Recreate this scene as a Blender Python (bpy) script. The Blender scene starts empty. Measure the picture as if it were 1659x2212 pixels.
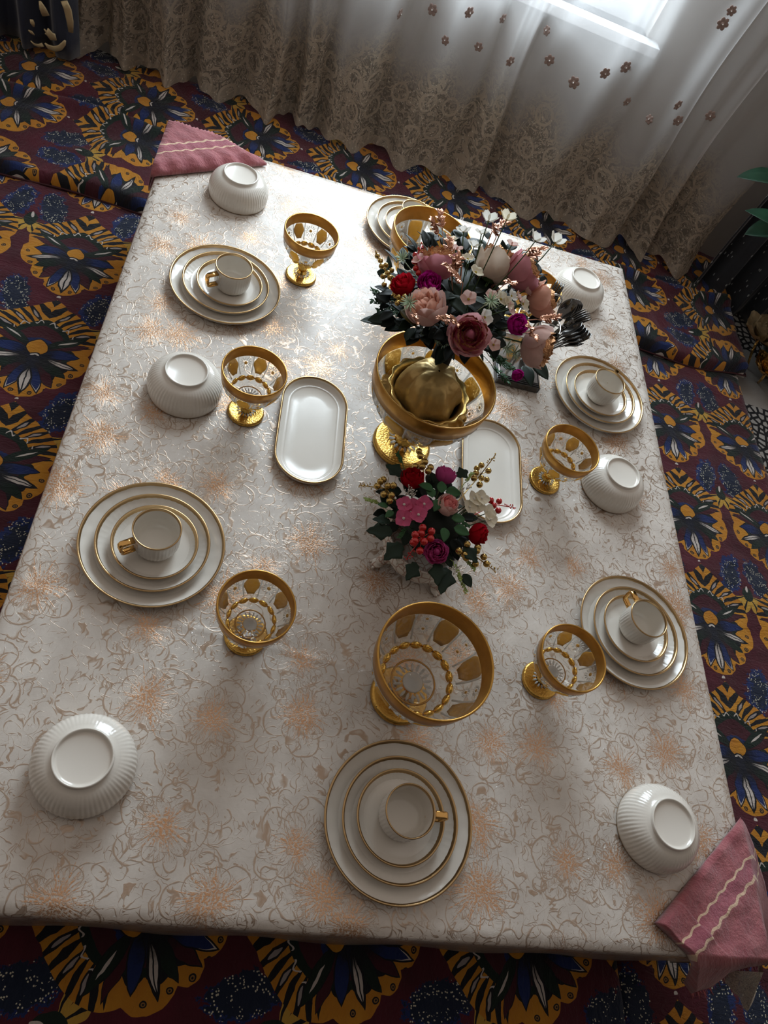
import bpy, bmesh, math, random
import numpy as np
from mathutils import Vector, Matrix, Euler, noise

C = bpy.context.scene.collection
SC = bpy.context.scene
PI = math.pi
rnd = random.Random(7)

# ------------------------------------------------------------------ camera
CAM = Vector((0.0, 0.0, 1.68))
F_PX, PW, PH = 1564.0, 1659.0, 2212.0
ROT = Matrix(((0.9548989, -0.19135793, -0.22704675),
              (0.04133732, 0.84286973, -0.53652758),
              (0.29403964, 0.50294409, 0.81276561)))
cam_d = bpy.data.cameras.new('camera')
cam_d.sensor_fit = 'VERTICAL'; cam_d.sensor_height = 24.0
cam_d.lens = 24.0 * F_PX / PH
cam_d.clip_start = 0.02; cam_d.clip_end = 60
cam = bpy.data.objects.new('camera', cam_d)
cam.matrix_world = Matrix.Translation(CAM) @ ROT.to_4x4()
C.objects.link(cam); SC.camera = cam


def ray(px, py):
    return ROT @ Vector((px - PW / 2, -(py - PH / 2), -F_PX))


def at(px, py, z):
    d = ray(px, py); t = (z - CAM.z) / d.z
    return Vector((d.x * t, d.y * t, z))


def aty(px, py, y0, k=0.0):
    d = ray(px, py); t = y0 / (d.y + k * d.x)
    return CAM + d * t


# ------------------------------------------------------------------ world, light, exposure
SC.view_settings.view_transform = 'Standard'; SC.view_settings.look = 'None'
SC.view_settings.gamma = 1.0; SC.view_settings.use_curve_mapping = False
SC.view_settings.exposure = 0.36
try:
    SC.cycles.use_denoising = True
    SC.cycles.max_bounces = 6; SC.cycles.transparent_max_bounces = 14
    SC.cycles.use_adaptive_sampling = True; SC.cycles.adaptive_threshold = 0.03; SC.cycles.adaptive_min_samples = 16
    SC.cycles.diffuse_bounces = 3; SC.cycles.glossy_bounces = 3; SC.cycles.transmission_bounces = 4
    SC.cycles.caustics_reflective = False; SC.cycles.caustics_refractive = False
    SC.cycles.sample_clamp_indirect = 4.0
except Exception:
    pass
world = bpy.data.worlds.new('world'); SC.world = world; world.use_nodes = True
bgn = world.node_tree.nodes['Background']
bgn.inputs[0].default_value = (1.0, 0.885, 0.80, 1); bgn.inputs[1].default_value = 0.34


def area_light(name, loc, target, sx, sy, power, col):
    l = bpy.data.lights.new(name, 'AREA'); l.shape = 'RECTANGLE'; l.size = sx; l.size_y = sy
    l.energy = power; l.color = col
    o = bpy.data.objects.new(name, l); C.objects.link(o); o.location = loc
    o.rotation_euler = (Vector(target) - Vector(loc)).to_track_quat('-Z', 'Y').to_euler()
    return o


area_light('window_daylight', (0.55, 3.20, 1.75), (0.50, 2.0, 1.50), 1.5, 2.0, 160.0, (0.80, 0.91, 1.0))


# ------------------------------------------------------------------ node helpers
class NT:
    def __init__(s, name):
        s.mat = bpy.data.materials.new(name); s.mat.use_nodes = True
        s.t = s.mat.node_tree; s.n = s.t.nodes; s.l = s.t.links
        s.n.clear(); s.out = s.n.new('ShaderNodeOutputMaterial')

    def put(s, sock, v):
        if v is None: return
        if isinstance(v, (int, float)): sock.default_value = v
        elif isinstance(v, (tuple, list)):
            v = tuple(v)
            if len(sock.default_value) == 4 and len(v) == 3: v = v + (1,)
            sock.default_value = v
        else: s.l.new(v, sock)

    def m(s, op, a, b=None, c=None, clamp=False):
        n = s.n.new('ShaderNodeMath'); n.operation = op; n.use_clamp = clamp
        s.put(n.inputs[0], a); s.put(n.inputs[1], b); s.put(n.inputs[2], c)
        return n.outputs[0]

    def vm(s, op, a, b=None):
        n = s.n.new('ShaderNodeVectorMath'); n.operation = op
        s.put(n.inputs[0], a); s.put(n.inputs[1], b)
        return n.outputs['Value'] if op in ('LENGTH', 'DISTANCE', 'DOT_PRODUCT') else n.outputs[0]

    def xyz(s, v):
        n = s.n.new('ShaderNodeSeparateXYZ'); s.put(n.inputs[0], v); return n.outputs

    def comb(s, x, y, z=0.0):
        n = s.n.new('ShaderNodeCombineXYZ'); s.put(n.inputs[0], x); s.put(n.inputs[1], y); s.put(n.inputs[2], z)
        return n.outputs[0]

    def mix(s, f, a, b):
        n = s.n.new('ShaderNodeMix'); n.data_type = 'RGBA'
        s.put(n.inputs[0], f); s.put(n.inputs[6], a); s.put(n.inputs[7], b)
        return n.outputs[2]

    def noise(s, v, scale, detail=2.0, rough=0.5, dist=0.0, dim='3D'):
        n = s.n.new('ShaderNodeTexNoise'); n.noise_dimensions = dim
        if v is not None: s.put(n.inputs['Vector'], v)
        s.put(n.inputs['Scale'], scale); n.inputs['Detail'].default_value = detail
        n.inputs['Roughness'].default_value = rough; n.inputs['Distortion'].default_value = dist
        return n.outputs

    def vor(s, v, scale, feature='F1', dim='2D', rand=1.0):
        n = s.n.new('ShaderNodeTexVoronoi'); n.voronoi_dimensions = dim; n.feature = feature
        s.put(n.inputs['Vector'], v); s.put(n.inputs['Scale'], scale); n.inputs['Randomness'].default_value = rand
        return n.outputs

    def mapping(s, v, loc=(0, 0, 0), rot=0.0, scale=(1, 1, 1), typ='TEXTURE'):
        n = s.n.new('ShaderNodeMapping'); n.vector_type = typ
        s.put(n.inputs['Vector'], v); n.inputs['Location'].default_value = loc
        n.inputs['Rotation'].default_value = (0, 0, rot); n.inputs['Scale'].default_value = scale
        return n.outputs[0]

    def ramp(s, f, stops, interp='LINEAR'):
        n = s.n.new('ShaderNodeValToRGB'); n.color_ramp.interpolation = interp
        e = n.color_ramp.elements
        while len(e) > 1: e.remove(e[-1])
        e[0].position = stops[0][0]; e[0].color = tuple(stops[0][1]) + (1,)
        for p, c in stops[1:]:
            k = e.new(p); k.color = tuple(c) + (1,)
        s.put(n.inputs[0], f); return n.outputs[0]

    def curve(s, f, pts):
        n = s.n.new('ShaderNodeFloatCurve'); c = n.mapping.curves[0]
        c.points[0].location = pts[0]; c.points[1].location = pts[-1]
        for p in pts[1:-1]: c.points.new(*p)
        for p in c.points: p.handle_type = 'VECTOR'
        n.mapping.update(); s.put(n.inputs['Value'], f); return n.outputs[0]

    def map(s, v, a, b, c=0.0, d=1.0):
        n = s.n.new('ShaderNodeMapRange'); s.put(n.inputs[0], v)
        for i, k in enumerate((a, b, c, d)): s.put(n.inputs[i + 1], k)
        return n.outputs[0]

    def bump(s, h, strength=0.3, dist=0.002, normal=None):
        n = s.n.new('ShaderNodeBump'); n.inputs['Strength'].default_value = strength
        n.inputs['Distance'].default_value = dist; s.put(n.inputs['Height'], h)
        if normal is not None: s.put(n.inputs['Normal'], normal)
        return n.outputs[0]

    def coord(s, kind='Object'):
        return s.n.new('ShaderNodeTexCoord').outputs[kind]

    def bsdf(s, **k):
        n = s.n.new('ShaderNodeBsdfPrincipled')
        names = dict(color='Base Color', metal='Metallic', rough='Roughness', normal='Normal', coat='Coat Weight',
                     coat_rough='Coat Roughness', coat_normal='Coat Normal', alpha='Alpha', trans='Transmission Weight',
                     ior='IOR', sheen='Sheen Weight', sss='Subsurface Weight', spec='Specular IOR Level',
                     emit='Emission Color', emit_s='Emission Strength', sheen_rough='Sheen Roughness')
        for a, v in k.items(): s.put(n.inputs[names[a]], v)
        return n.outputs[0]

    def done(s, sh):
        s.l.new(sh, s.out.inputs[0]); return s.mat


def simple(name, color, rough=0.5, metal=0.0, bump=None, vary=0.0, **k):
    t = NT(name); co = t.coord()
    col = color
    if vary:
        f = t.noise(co, 14.0, 3)[0]
        col = t.mix(t.map(f, 0.3, 0.7), tuple(c * (1 - vary) for c in color), tuple(min(1, c * (1 + vary)) for c in color))
    nrm = t.bump(t.noise(co, bump[0], 3)[0], bump[1], bump[2]) if bump else None
    return t.done(t.bsdf(color=col, rough=rough, metal=metal, normal=nrm, **k))


M = {}
M['porcelain'] = simple('white_porcelain', (0.74, 0.695, 0.625), 0.16, coat=0.2, coat_rough=0.05, vary=0.02)
M['gold_line'] = simple('gold_lustre', (0.46, 0.31, 0.155), 0.30, 1.0, bump=(60, .1, .001))
M['gold_bright'] = simple('bright_gold_handle', (0.72, 0.42, 0.14), 0.16, 1.0)
M['gold_foot'] = simple('embossed_gold', (0.62, 0.37, 0.09), 0.26, 1.0, bump=(260, .55, .0018))
M['gold_smooth'] = simple('smooth_gold', (0.80, 0.50, 0.12), 0.15, 1.0, bump=(30, .1, .001))


M['basket'] = simple('gold_basket_metal', (0.80, 0.55, 0.19), 0.28, 0.85, bump=(55, .35, .003))
M['paper'] = simple('gold_wrapping', (0.62, 0.43, 0.16), 0.42, 0.5, bump=(18, .8, .010))


def lustre(name, c, glow, tl_w, metal, rough, bump):
    t = NT(name); co = t.coord()
    f = t.map(t.noise(co, 40.0, 3)[0], .3, .7)
    col = t.mix(f, tuple(k * .85 for k in c), tuple(min(1, k * 1.15) for k in c))
    nrm = t.bump(t.noise(co, bump[0], 2)[0], bump[1], bump[2])
    b = t.bsdf(color=col, metal=metal, rough=rough, normal=nrm)
    tl = t.n.new('ShaderNodeBsdfTranslucent'); tl.inputs[0].default_value = glow + (1,)
    mx = t.n.new('ShaderNodeMixShader'); mx.inputs[0].default_value = tl_w
    t.l.new(b, mx.inputs[1]); t.l.new(tl.outputs[0], mx.inputs[2])
    return t.done(mx.outputs[0])


M['panel'] = lustre('gold_panel', (0.70, 0.42, 0.09), (1.0, 0.68, 0.17), .42, .35, .32, (220, .6, .001))
M['rim'] = lustre('amber_gold_band', (0.58, 0.31, 0.065), (0.80, 0.36, 0.07), .22, .65, .30, (300, .2, .0006))


def glass(name, tint, white, bump_scale, strength, ior=1.5):
    t = NT(name); co = t.coord()
    h = t.vor(co, bump_scale, 'DISTANCE_TO_EDGE', '3D')[0]
    nrm = t.bump(h, strength, 0.003)
    tr = t.n.new('ShaderNodeBsdfTransparent'); tr.inputs[0].default_value = tint + (1,)
    gl = t.n.new('ShaderNodeBsdfGlossy'); gl.inputs['Roughness'].default_value = 0.06
    gl.inputs[0].default_value = (0.95, 0.95, 0.95, 1); t.l.new(nrm, gl.inputs['Normal'])
    fr = t.n.new('ShaderNodeLayerWeight'); fr.inputs[0].default_value = .5; t.l.new(nrm, fr.inputs['Normal'])
    fac = t.m('MULTIPLY_ADD', t.m('POWER', fr.outputs['Facing'], 3.0), .6, (ior - 1) ** 2 / (ior + 1) ** 2)
    mx = t.n.new('ShaderNodeMixShader'); t.l.new(fac, mx.inputs[0])
    t.l.new(tr.outputs[0], mx.inputs[1]); t.l.new(gl.outputs[0], mx.inputs[2])
    d1 = t.n.new('ShaderNodeBsdfDiffuse'); d1.inputs[0].default_value = (0.92, 0.91, 0.89, 1)
    d2 = t.n.new('ShaderNodeBsdfTranslucent'); d2.inputs[0].default_value = (0.92, 0.91, 0.89, 1)
    df = t.n.new('ShaderNodeMixShader'); df.inputs[0].default_value = .5
    t.l.new(d1.outputs[0], df.inputs[1]); t.l.new(d2.outputs[0], df.inputs[2])
    m2 = t.n.new('ShaderNodeMixShader'); m2.inputs[0].default_value = white
    t.l.new(mx.outputs[0], m2.inputs[1]); t.l.new(df.outputs[0], m2.inputs[2])
    return t.done(m2.outputs[0])


M['glass'] = glass('clear_pressed_glass', (0.95, 0.94, 0.92), 0.04, 90, 0.5)
M['cut'] = glass('cut_crystal_relief', (0.9, 0.9, 0.89), 0.62, 320, 0.8, 1.6)
M['pane'] = glass('window_glass', (0.97, 0.98, 0.98), 0.0, 2, 0.02, 1.3)

def petal_mat(name, c):
    t = NT(name); co = t.coord()
    f = t.map(t.noise(co, 30.0, 3)[0], .3, .7)
    col = t.mix(f, tuple(k * .88 for k in c), tuple(min(1, k * 1.12) for k in c))
    nrm = t.bump(t.noise(co, 60, 3)[0], .25, .002)
    df = t.n.new('ShaderNodeBsdfDiffuse'); t.put(df.inputs[0], col); t.put(df.inputs['Normal'], nrm)
    tl = t.n.new('ShaderNodeBsdfTranslucent'); t.put(tl.inputs[0], col)
    mx = t.n.new('ShaderNodeMixShader'); mx.inputs[0].default_value = .40
    t.l.new(df.outputs[0], mx.inputs[1]); t.l.new(tl.outputs[0], mx.inputs[2])
    return t.done(mx.outputs[0])


# flowers
for nm, c, r_ in (('pink', (0.70, 0.31, 0.35), .6), ('deep_pink', (0.70, 0.20, 0.29), .6), ('rose_outer', (0.82, 0.45, 0.47), .6), ('pale_pink', (0.80, 0.56, 0.50), .6),
                 ('cream', (0.84, 0.72, 0.60), .6), ('peach', (0.80, 0.45, 0.34), .6), ('red', (0.42, 0.008, 0.018), .55),
                 ('magenta', (0.52, 0.018, 0.27), .55), ('mauve', (0.62, 0.10, 0.32), .55), ('white', (0.86, 0.83, 0.76), .6),
                 ('hydrangea', (0.72, 0.15, 0.29), .6), ('cream2', (0.86, 0.79, 0.63), .6), ('yellow', (0.55, 0.42, 0.08), .6),
                 ('salmon', (0.85, 0.32, 0.30), .6)):
    M[nm] = petal_mat(nm + '_petal', c)
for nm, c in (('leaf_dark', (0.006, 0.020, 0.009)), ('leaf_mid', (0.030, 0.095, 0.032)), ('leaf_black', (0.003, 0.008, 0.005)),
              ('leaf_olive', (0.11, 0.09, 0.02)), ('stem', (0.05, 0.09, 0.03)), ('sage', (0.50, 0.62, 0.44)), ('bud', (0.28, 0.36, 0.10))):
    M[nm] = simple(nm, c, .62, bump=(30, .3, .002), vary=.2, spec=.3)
M['plant_leaf'] = simple('plant_leaf', (0.010, 0.045, 0.022), .5, vary=.3)
M['copper'] = simple('copper_foil', (0.52, 0.24, 0.14), 0.30, 0.55, bump=(80, .5, .002), vary=.2)
M['glitter'] = simple('gold_glitter_edge', (0.62, 0.33, 0.16), 0.30, 0.8, bump=(300, 1.0, .003), vary=.3)
M['berry_gold'] = simple('gold_berry', (0.48, 0.32, 0.10), 0.20, 0.9, bump=(200, .4, .001))
M['berry_red'] = simple('red_berry', (0.50, 0.012, 0.012), 0.18, 0.2, coat=.6)
M['black_steel'] = simple('black_polished_steel', (0.10, 0.095, 0.09), 0.16, 0.9)
M['chrome'] = simple('chrome', (0.62, 0.62, 0.62), 0.12, 1.0)
M['dark_plastic'] = simple('dark_grey_plastic', (0.03, 0.03, 0.03), 0.35)
M['wood'] = simple('table_wood', (0.16, 0.08, 0.04), 0.5, vary=.2)
M['stitch'] = simple('stitch_thread', (0.045, 0.006, 0.01), 0.8)


# crackled ceramic for the second flower pot
def crackle():
    t = NT('crackled_white_ceramic'); co = t.coord()
    d = t.vor(co, 62, 'DISTANCE_TO_EDGE', '3D')[0]
    f = t.map(d, 0.02, 0.10)
    col = t.mix(f, (0.42, 0.27, 0.21), (0.70, 0.66, 0.60))
    return t.done(t.bsdf(color=col, rough=.5, normal=t.bump(f, .35, .002)))


M['crackle'] = crackle()


def terry(name, stripes):
    t = NT(name); uv = t.xyz(t.coord('UV'))
    co = t.coord('UV')
    n1 = t.noise(co, 260, 4, .7)[0]; n2 = t.noise(co, 26, 2)[0]
    base = t.mix(t.map(n2, .3, .7), (0.33, 0.085, 0.10), (0.50, 0.16, 0.17))
    base = t.mix(t.map(n1, .35, .65, 0, .45), base, (0.24, 0.05, 0.075))
    wob = t.m('MULTIPLY_ADD', t.m('SINE', t.m('MULTIPLY', uv[0], 190.0)), 0.0016, uv[1])
    s = None
    for v0, w in stripes:
        k = t.m('LESS_THAN', t.m('ABSOLUTE', t.m('SUBTRACT', wob, v0)), w)
        s = k if s is None else t.m('MAXIMUM', s, k)
    between = t.m('MULTIPLY', t.m('GREATER_THAN', wob, stripes[0][0]), t.m('LESS_THAN', wob, stripes[-1][0]))
    base = t.mix(t.m('MULTIPLY', between, .35), base, (0.42, 0.10, 0.17))
    col = t.mix(s, base, (0.78, 0.55, 0.38))
    h = t.m('ADD', n1, t.m('MULTIPLY', t.noise(co, 90, 2)[0], 1.2))
    return t.done(t.bsdf(color=col, rough=.95, sheen=.35, normal=t.bump(h, .8, .004)))


M['towel'] = terry('pink_terry', [(.043, .0018), (.068, .0024)])


# ------------------------------------------------------------------ printed quilt cotton
def quilt_mat():
    t = NT('printed_quilt_cotton')
    uvv = t.coord('UV')
    nz = t.noise(uvv, 22, 2, .5, dim='2D')[1]
    off = t.vm('SUBTRACT', nz, (.5, .5, .5))
    vs = t.n.new('ShaderNodeVectorMath'); vs.operation = 'SCALE'; t.put(vs.inputs[0], off); vs.inputs['Scale'].default_value = 0.009
    P = t.vm('ADD', uvv, vs.outputs[0])
    s = t.xyz(P)
    PX, PY = 0.31, 0.3775
    u = t.m('MULTIPLY', t.m('SUBTRACT', t.m('FRACT', t.m('MULTIPLY_ADD', s[0], 1 / PX, 100.5)), .5), PX)
    v = t.m('MULTIPLY', t.m('SUBTRACT', t.m('FRACT', t.m('MULTIPLY_ADD', s[1], 1 / PY, 100.5 - .007 / PY)), .5), PY)
    v = t.m('ADD', v, .007)
    au = t.m('ABSOLUTE', u)
    MAR, YEL, BLU, GRN, BLK, WHT = (0.048, 0.004, 0.010), (0.50, 0.22, 0.016), (0.006, 0.018, 0.095), (0.003, 0.012, 0.007), (0.003, 0.003, 0.006), (0.52, 0.46, 0.42)
    dk = t.noise(P, 9, 2, dim='2D')[0]
    col = t.mix(t.map(dk, .3, .7), MAR, (0.078, 0.006, 0.016))
    # --- blue blot pairs, specks and small sunflower between the medallions
    bu = t.m('MULTIPLY', t.m('SUBTRACT', t.m('FRACT', t.m('MULTIPLY_ADD', s[0], 1 / PX, 100.0)), .5), PX)
    bv = t.m('MULTIPLY', t.m('SUBTRACT', t.m('FRACT', t.m('MULTIPLY_ADD', s[1], 1 / PY, 100.5 - .165 / PY)), .5), PY)
    abu = t.m('ABSOLUTE', bu)
    e1 = t.vm('LENGTH', t.mapping(t.comb(abu, bv), (.048, .006, 0), .25, (.040, .076, 1)))
    nb = t.noise(P, 60, 3, .7, dim='2D')[0]
    e1n = t.m('MULTIPLY_ADD', nb, 1.1, t.m('SUBTRACT', e1, .5))
    col = t.mix(t.m('LESS_THAN', e1n, 1.0), col, BLU)
    col = t.mix(t.m('LESS_THAN', t.m('SUBTRACT', e1n, t.m('MULTIPLY', bu, 2.0)), .82), col, (0.004, 0.010, 0.030))
    sp = t.vor(P, 150, 'F1', '2D')[0]
    ring = t.m('MULTIPLY', t.m('MULTIPLY', t.m('LESS_THAN', t.m('ABSOLUTE', t.m('SUBTRACT', e1, .60)), .34), t.m('LESS_THAN', sp, .22)), t.m('GREATER_THAN', t.noise(P, 48, 1, dim='2D')[0], .52))
    col = t.mix(ring, col, (0.55, 0.52, 0.40))
    sv = t.m('ADD', bv, .062)
    sr = t.m('SQRT', t.m('MULTIPLY_ADD', bu, bu, t.m('MULTIPLY', sv, sv)))
    sa = t.m('ARCTAN2', bu, t.m('MULTIPLY', sv, -1))
    spet = t.m('ABSOLUTE', t.m('SINE', t.m('MULTIPLY', sa, 3.6)))
    srad = t.m('MULTIPLY_ADD', t.m('POWER', spet, .6), .030, .030)
    inflow = t.m('MULTIPLY', t.m('LESS_THAN', sr, srad), t.m('LESS_THAN', t.m('ABSOLUTE', sa), 1.45))
    col = t.mix(inflow, col, (0.46, 0.27, 0.04))
    slit = t.m('MULTIPLY', inflow, t.m('GREATER_THAN', spet, .965))
    col = t.mix(slit, col, BLK)
    col = t.mix(t.m('LESS_THAN', t.vm('LENGTH', t.comb(t.m('MULTIPLY', bu, 55.0), t.m('MULTIPLY', t.m('SUBTRACT', sv, .006), 36.0))), 1.0), col, GRN)
    col = t.mix(t.m('LESS_THAN', t.vm('LENGTH', t.comb(t.m('MULTIPLY', bu, 240.0), t.m('MULTIPLY', t.m('SUBTRACT', sv, .026), 90.0))), 1.0), col, WHT)
    # --- medallion
    r = t.m('SQRT', t.m('MULTIPLY_ADD', u, u, t.m('MULTIPLY', v, v)))
    th = t.m('ARCTAN2', au, v)
    outline = [(0, .187), (4, .176), (15, .156), (30, .150), (45, .148), (60, .149), (72, .144), (82, .137), (90, .129), (97, .140), (106, .146),
               (118, .147), (128, .139), (133, .130), (138, .144), (146, .150), (153, .147), (157, .139), (162, .158), (170, .168), (180, .171)]
    R = t.curve(t.m('DIVIDE', th, PI), [(a / 180, b * 5) for a, b in outline])
    R = t.m('MULTIPLY', R, .2)
    dr = t.m('SUBTRACT', R, r)
    inside = t.m('GREATER_THAN', dr, 0)
    yl = t.mix(t.map(t.noise(P, 16, 2, dim='2D')[0], .3, .7), YEL, (0.44, 0.17, 0.012))
    body = yl
    # spikes in the crown band
    wth = t.m('MULTIPLY_ADD', dr, 3.0, th)
    spk = t.m('SINE', t.m('MULTIPLY', wth, 37.0))
    thr = t.m('MULTIPLY_ADD', t.m('ABSOLUTE', t.m('SUBTRACT', t.m('DIVIDE', r, R), .80)), 5.5, -.65)
    crown = t.m('MULTIPLY', t.m('GREATER_THAN', spk, thr), t.m('LESS_THAN', th, 1.36))
    body = t.mix(crown, body, BLK)
    drop = t.m('MULTIPLY', t.m('MULTIPLY', t.m('GREATER_THAN', spk, t.m('ADD', thr, 1.05)), t.m('LESS_THAN', th, 1.2)),
               t.m('GREATER_THAN', t.m('SINE', t.m('MULTIPLY', wth, 18.5)), -.2))
    body = t.mix(drop, body, (0.30, 0.26, 0.25))
    # dark star behind the petals
    qv = t.m('ADD', v, .02)
    qr = t.m('SQRT', t.m('MULTIPLY_ADD', u, u, t.m('MULTIPLY', qv, qv)))
    qa = t.m('ARCTAN2', au, qv)
    low = t.m('LESS_THAN', t.m('SUBTRACT', qr, t.m('MULTIPLY', t.m('ABSOLUTE', t.m('SINE', t.m('MULTIPLY', qa, 5.5))), .018)), t.map(qa, .8, 2.8, .078, .088))
    body = t.mix(low, body, BLK)
    # crescent with white ticks, maroon field, blue halo
    body = t.mix(t.m('LESS_THAN', qr, t.map(qa, 0.0, 1.3, .122, .085)), body, GRN)
    tick = t.m('MULTIPLY', t.m('LESS_THAN', t.m('ABSOLUTE', t.m('SUBTRACT', t.m('MULTIPLY_ADD', t.m('SINE', t.m('MULTIPLY', qa, 34.0)), .005, qr), .112)), .0022),
               t.m('LESS_THAN', t.m('ABSOLUTE', t.m('SUBTRACT', t.m('FRACT', t.m('MULTIPLY', qa, 3.0)), .5)), .3))
    body = t.mix(t.m('MULTIPLY', tick, t.m('LESS_THAN', qa, 1.0)), body, WHT)
    body = t.mix(t.m('LESS_THAN', qr, t.map(qa, 0.0, 1.5, .100, .070)), body, (0.045, 0.004, 0.010))
    body = t.mix(t.m('LESS_THAN', t.m('MULTIPLY_ADD', nb, .010, qr), .060), body, BLU)
    q = t.comb(au, v)

    def petal(body, b, tip, w, c, edge=.28, slit=0.0, ec=BLK):
        d = (tip[0] - b[0], tip[1] - b[1]); L = math.hypot(*d)
        x = t.xyz(t.mapping(q, (b[0], b[1], 0), math.atan2(d[1], d[0]), (L, w, 1)))
        ay = t.m('ABSOLUTE', x[1])
        k = t.m('SUBTRACT', t.m('MULTIPLY', t.m('MULTIPLY', x[0], 4.0), t.m('SUBTRACT', 1.0, x[0])), ay)
        body = t.mix(t.m('GREATER_THAN', k, 0.0), body, ec)
        f = t.m('GREATER_THAN', k, edge)
        if slit: f = t.m('MULTIPLY', f, t.m('GREATER_THAN', ay, slit))
        return t.mix(f, body, c)

    body = petal(body, (.010, .0), (.127, .036), .014, (0.045, 0.004, 0.010), .1)
    body = petal(body, (.010, .0), (.117, .066), .015, GRN, .1)
    body = petal(body, (.045, .022), (.092, .050), .003, WHT, .05)
    body = petal(body, (.010, -.045), (.068, -.128), .017, (0.045, 0.004, 0.010), .15)
    body = petal(body, (.010, -.03), (.092, -.090), .016, GRN, .1)
    body = petal(body, (.010, -.01), (.113, -.012), .017, BLU, .15)
    body = petal(body, (.018, -.028), (.120, -.060), .012, WHT, .40, .10)
    body = petal(body, (.004, -.05), (.040, -.157), .016, WHT, .22)
    body = petal(body, (.004, -.05), (.036, -.145), .014, BLU, .0)
    body = petal(body, (0, -.062), (0, -.166), .016, WHT, .30, .10)
    for dx, dy in ((.122, -.034), (.104, -.078), (.082, -.112), (.056, -.139), (.022, -.156)):
        dd = t.vm('LENGTH', t.mapping(q, (dx, dy, 0), 0, (.0062, .0062, 1)))
        body = t.mix(t.m('LESS_THAN', dd, 1.0), body, BLK)
        body = t.mix(t.m('LESS_THAN', t.m('ABSOLUTE', t.m('SUBTRACT', dd, .45)), .16), body, (0.25, 0.12, 0.03))
    cd_ = t.vm('LENGTH', t.mapping(q, (0, -.034, 0), 0, (.042, .044, 1)))
    body = t.mix(t.m('MULTIPLY', t.map(t.m('MULTIPLY_ADD', nb, .8, cd_), 1.2, 2.0, 1.0, 0.0), .92), body, BLK)
    ctr = t.m('MULTIPLY_ADD', t.m('SINE', t.m('MULTIPLY', qa, 5.0)), .10, t.vm('LENGTH', t.mapping(q, (0, .004, 0), 0, (.023, .025, 1))))
    body = t.mix(t.m('LESS_THAN', ctr, 1.1), body, BLK)
    body = t.mix(t.m('LESS_THAN', ctr, 1.0), body, yl)
    body = t.mix(t.m('LESS_THAN', t.vm('LENGTH', t.mapping(q, (0, -.019, 0), 0, (.013, .006, 1))), 1.0), body, BLK)
    body = t.mix(t.m('LESS_THAN', t.vm('LENGTH', t.mapping(q, (.005, -.020, 0), -.4, (.007, .0025, 1))), 1.0), body, WHT)
    col = t.mix(inside, col, body)
    col = t.mix(t.m('LESS_THAN', t.vm('LENGTH', t.mapping(q, (0, -.180, 0), 0, (.005, .006, 1))), 1.0), col, WHT)
    wv = t.noise(uvv, 700, 2, dim='2D')[0]
    cr = t.noise(t.mapping(uvv, scale=(1, .35, 1)), 34, 3, .6, 1.0, dim='2D')[0]
    h = t.m('MULTIPLY_ADD', cr, 1.0, t.m('MULTIPLY', wv, .08))
    return t.done(t.bsdf(color=col, rough=.8, sheen=.15, spec=.3, normal=t.bump(h, .45, .012)))


M['quilt'] = quilt_mat()


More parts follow.
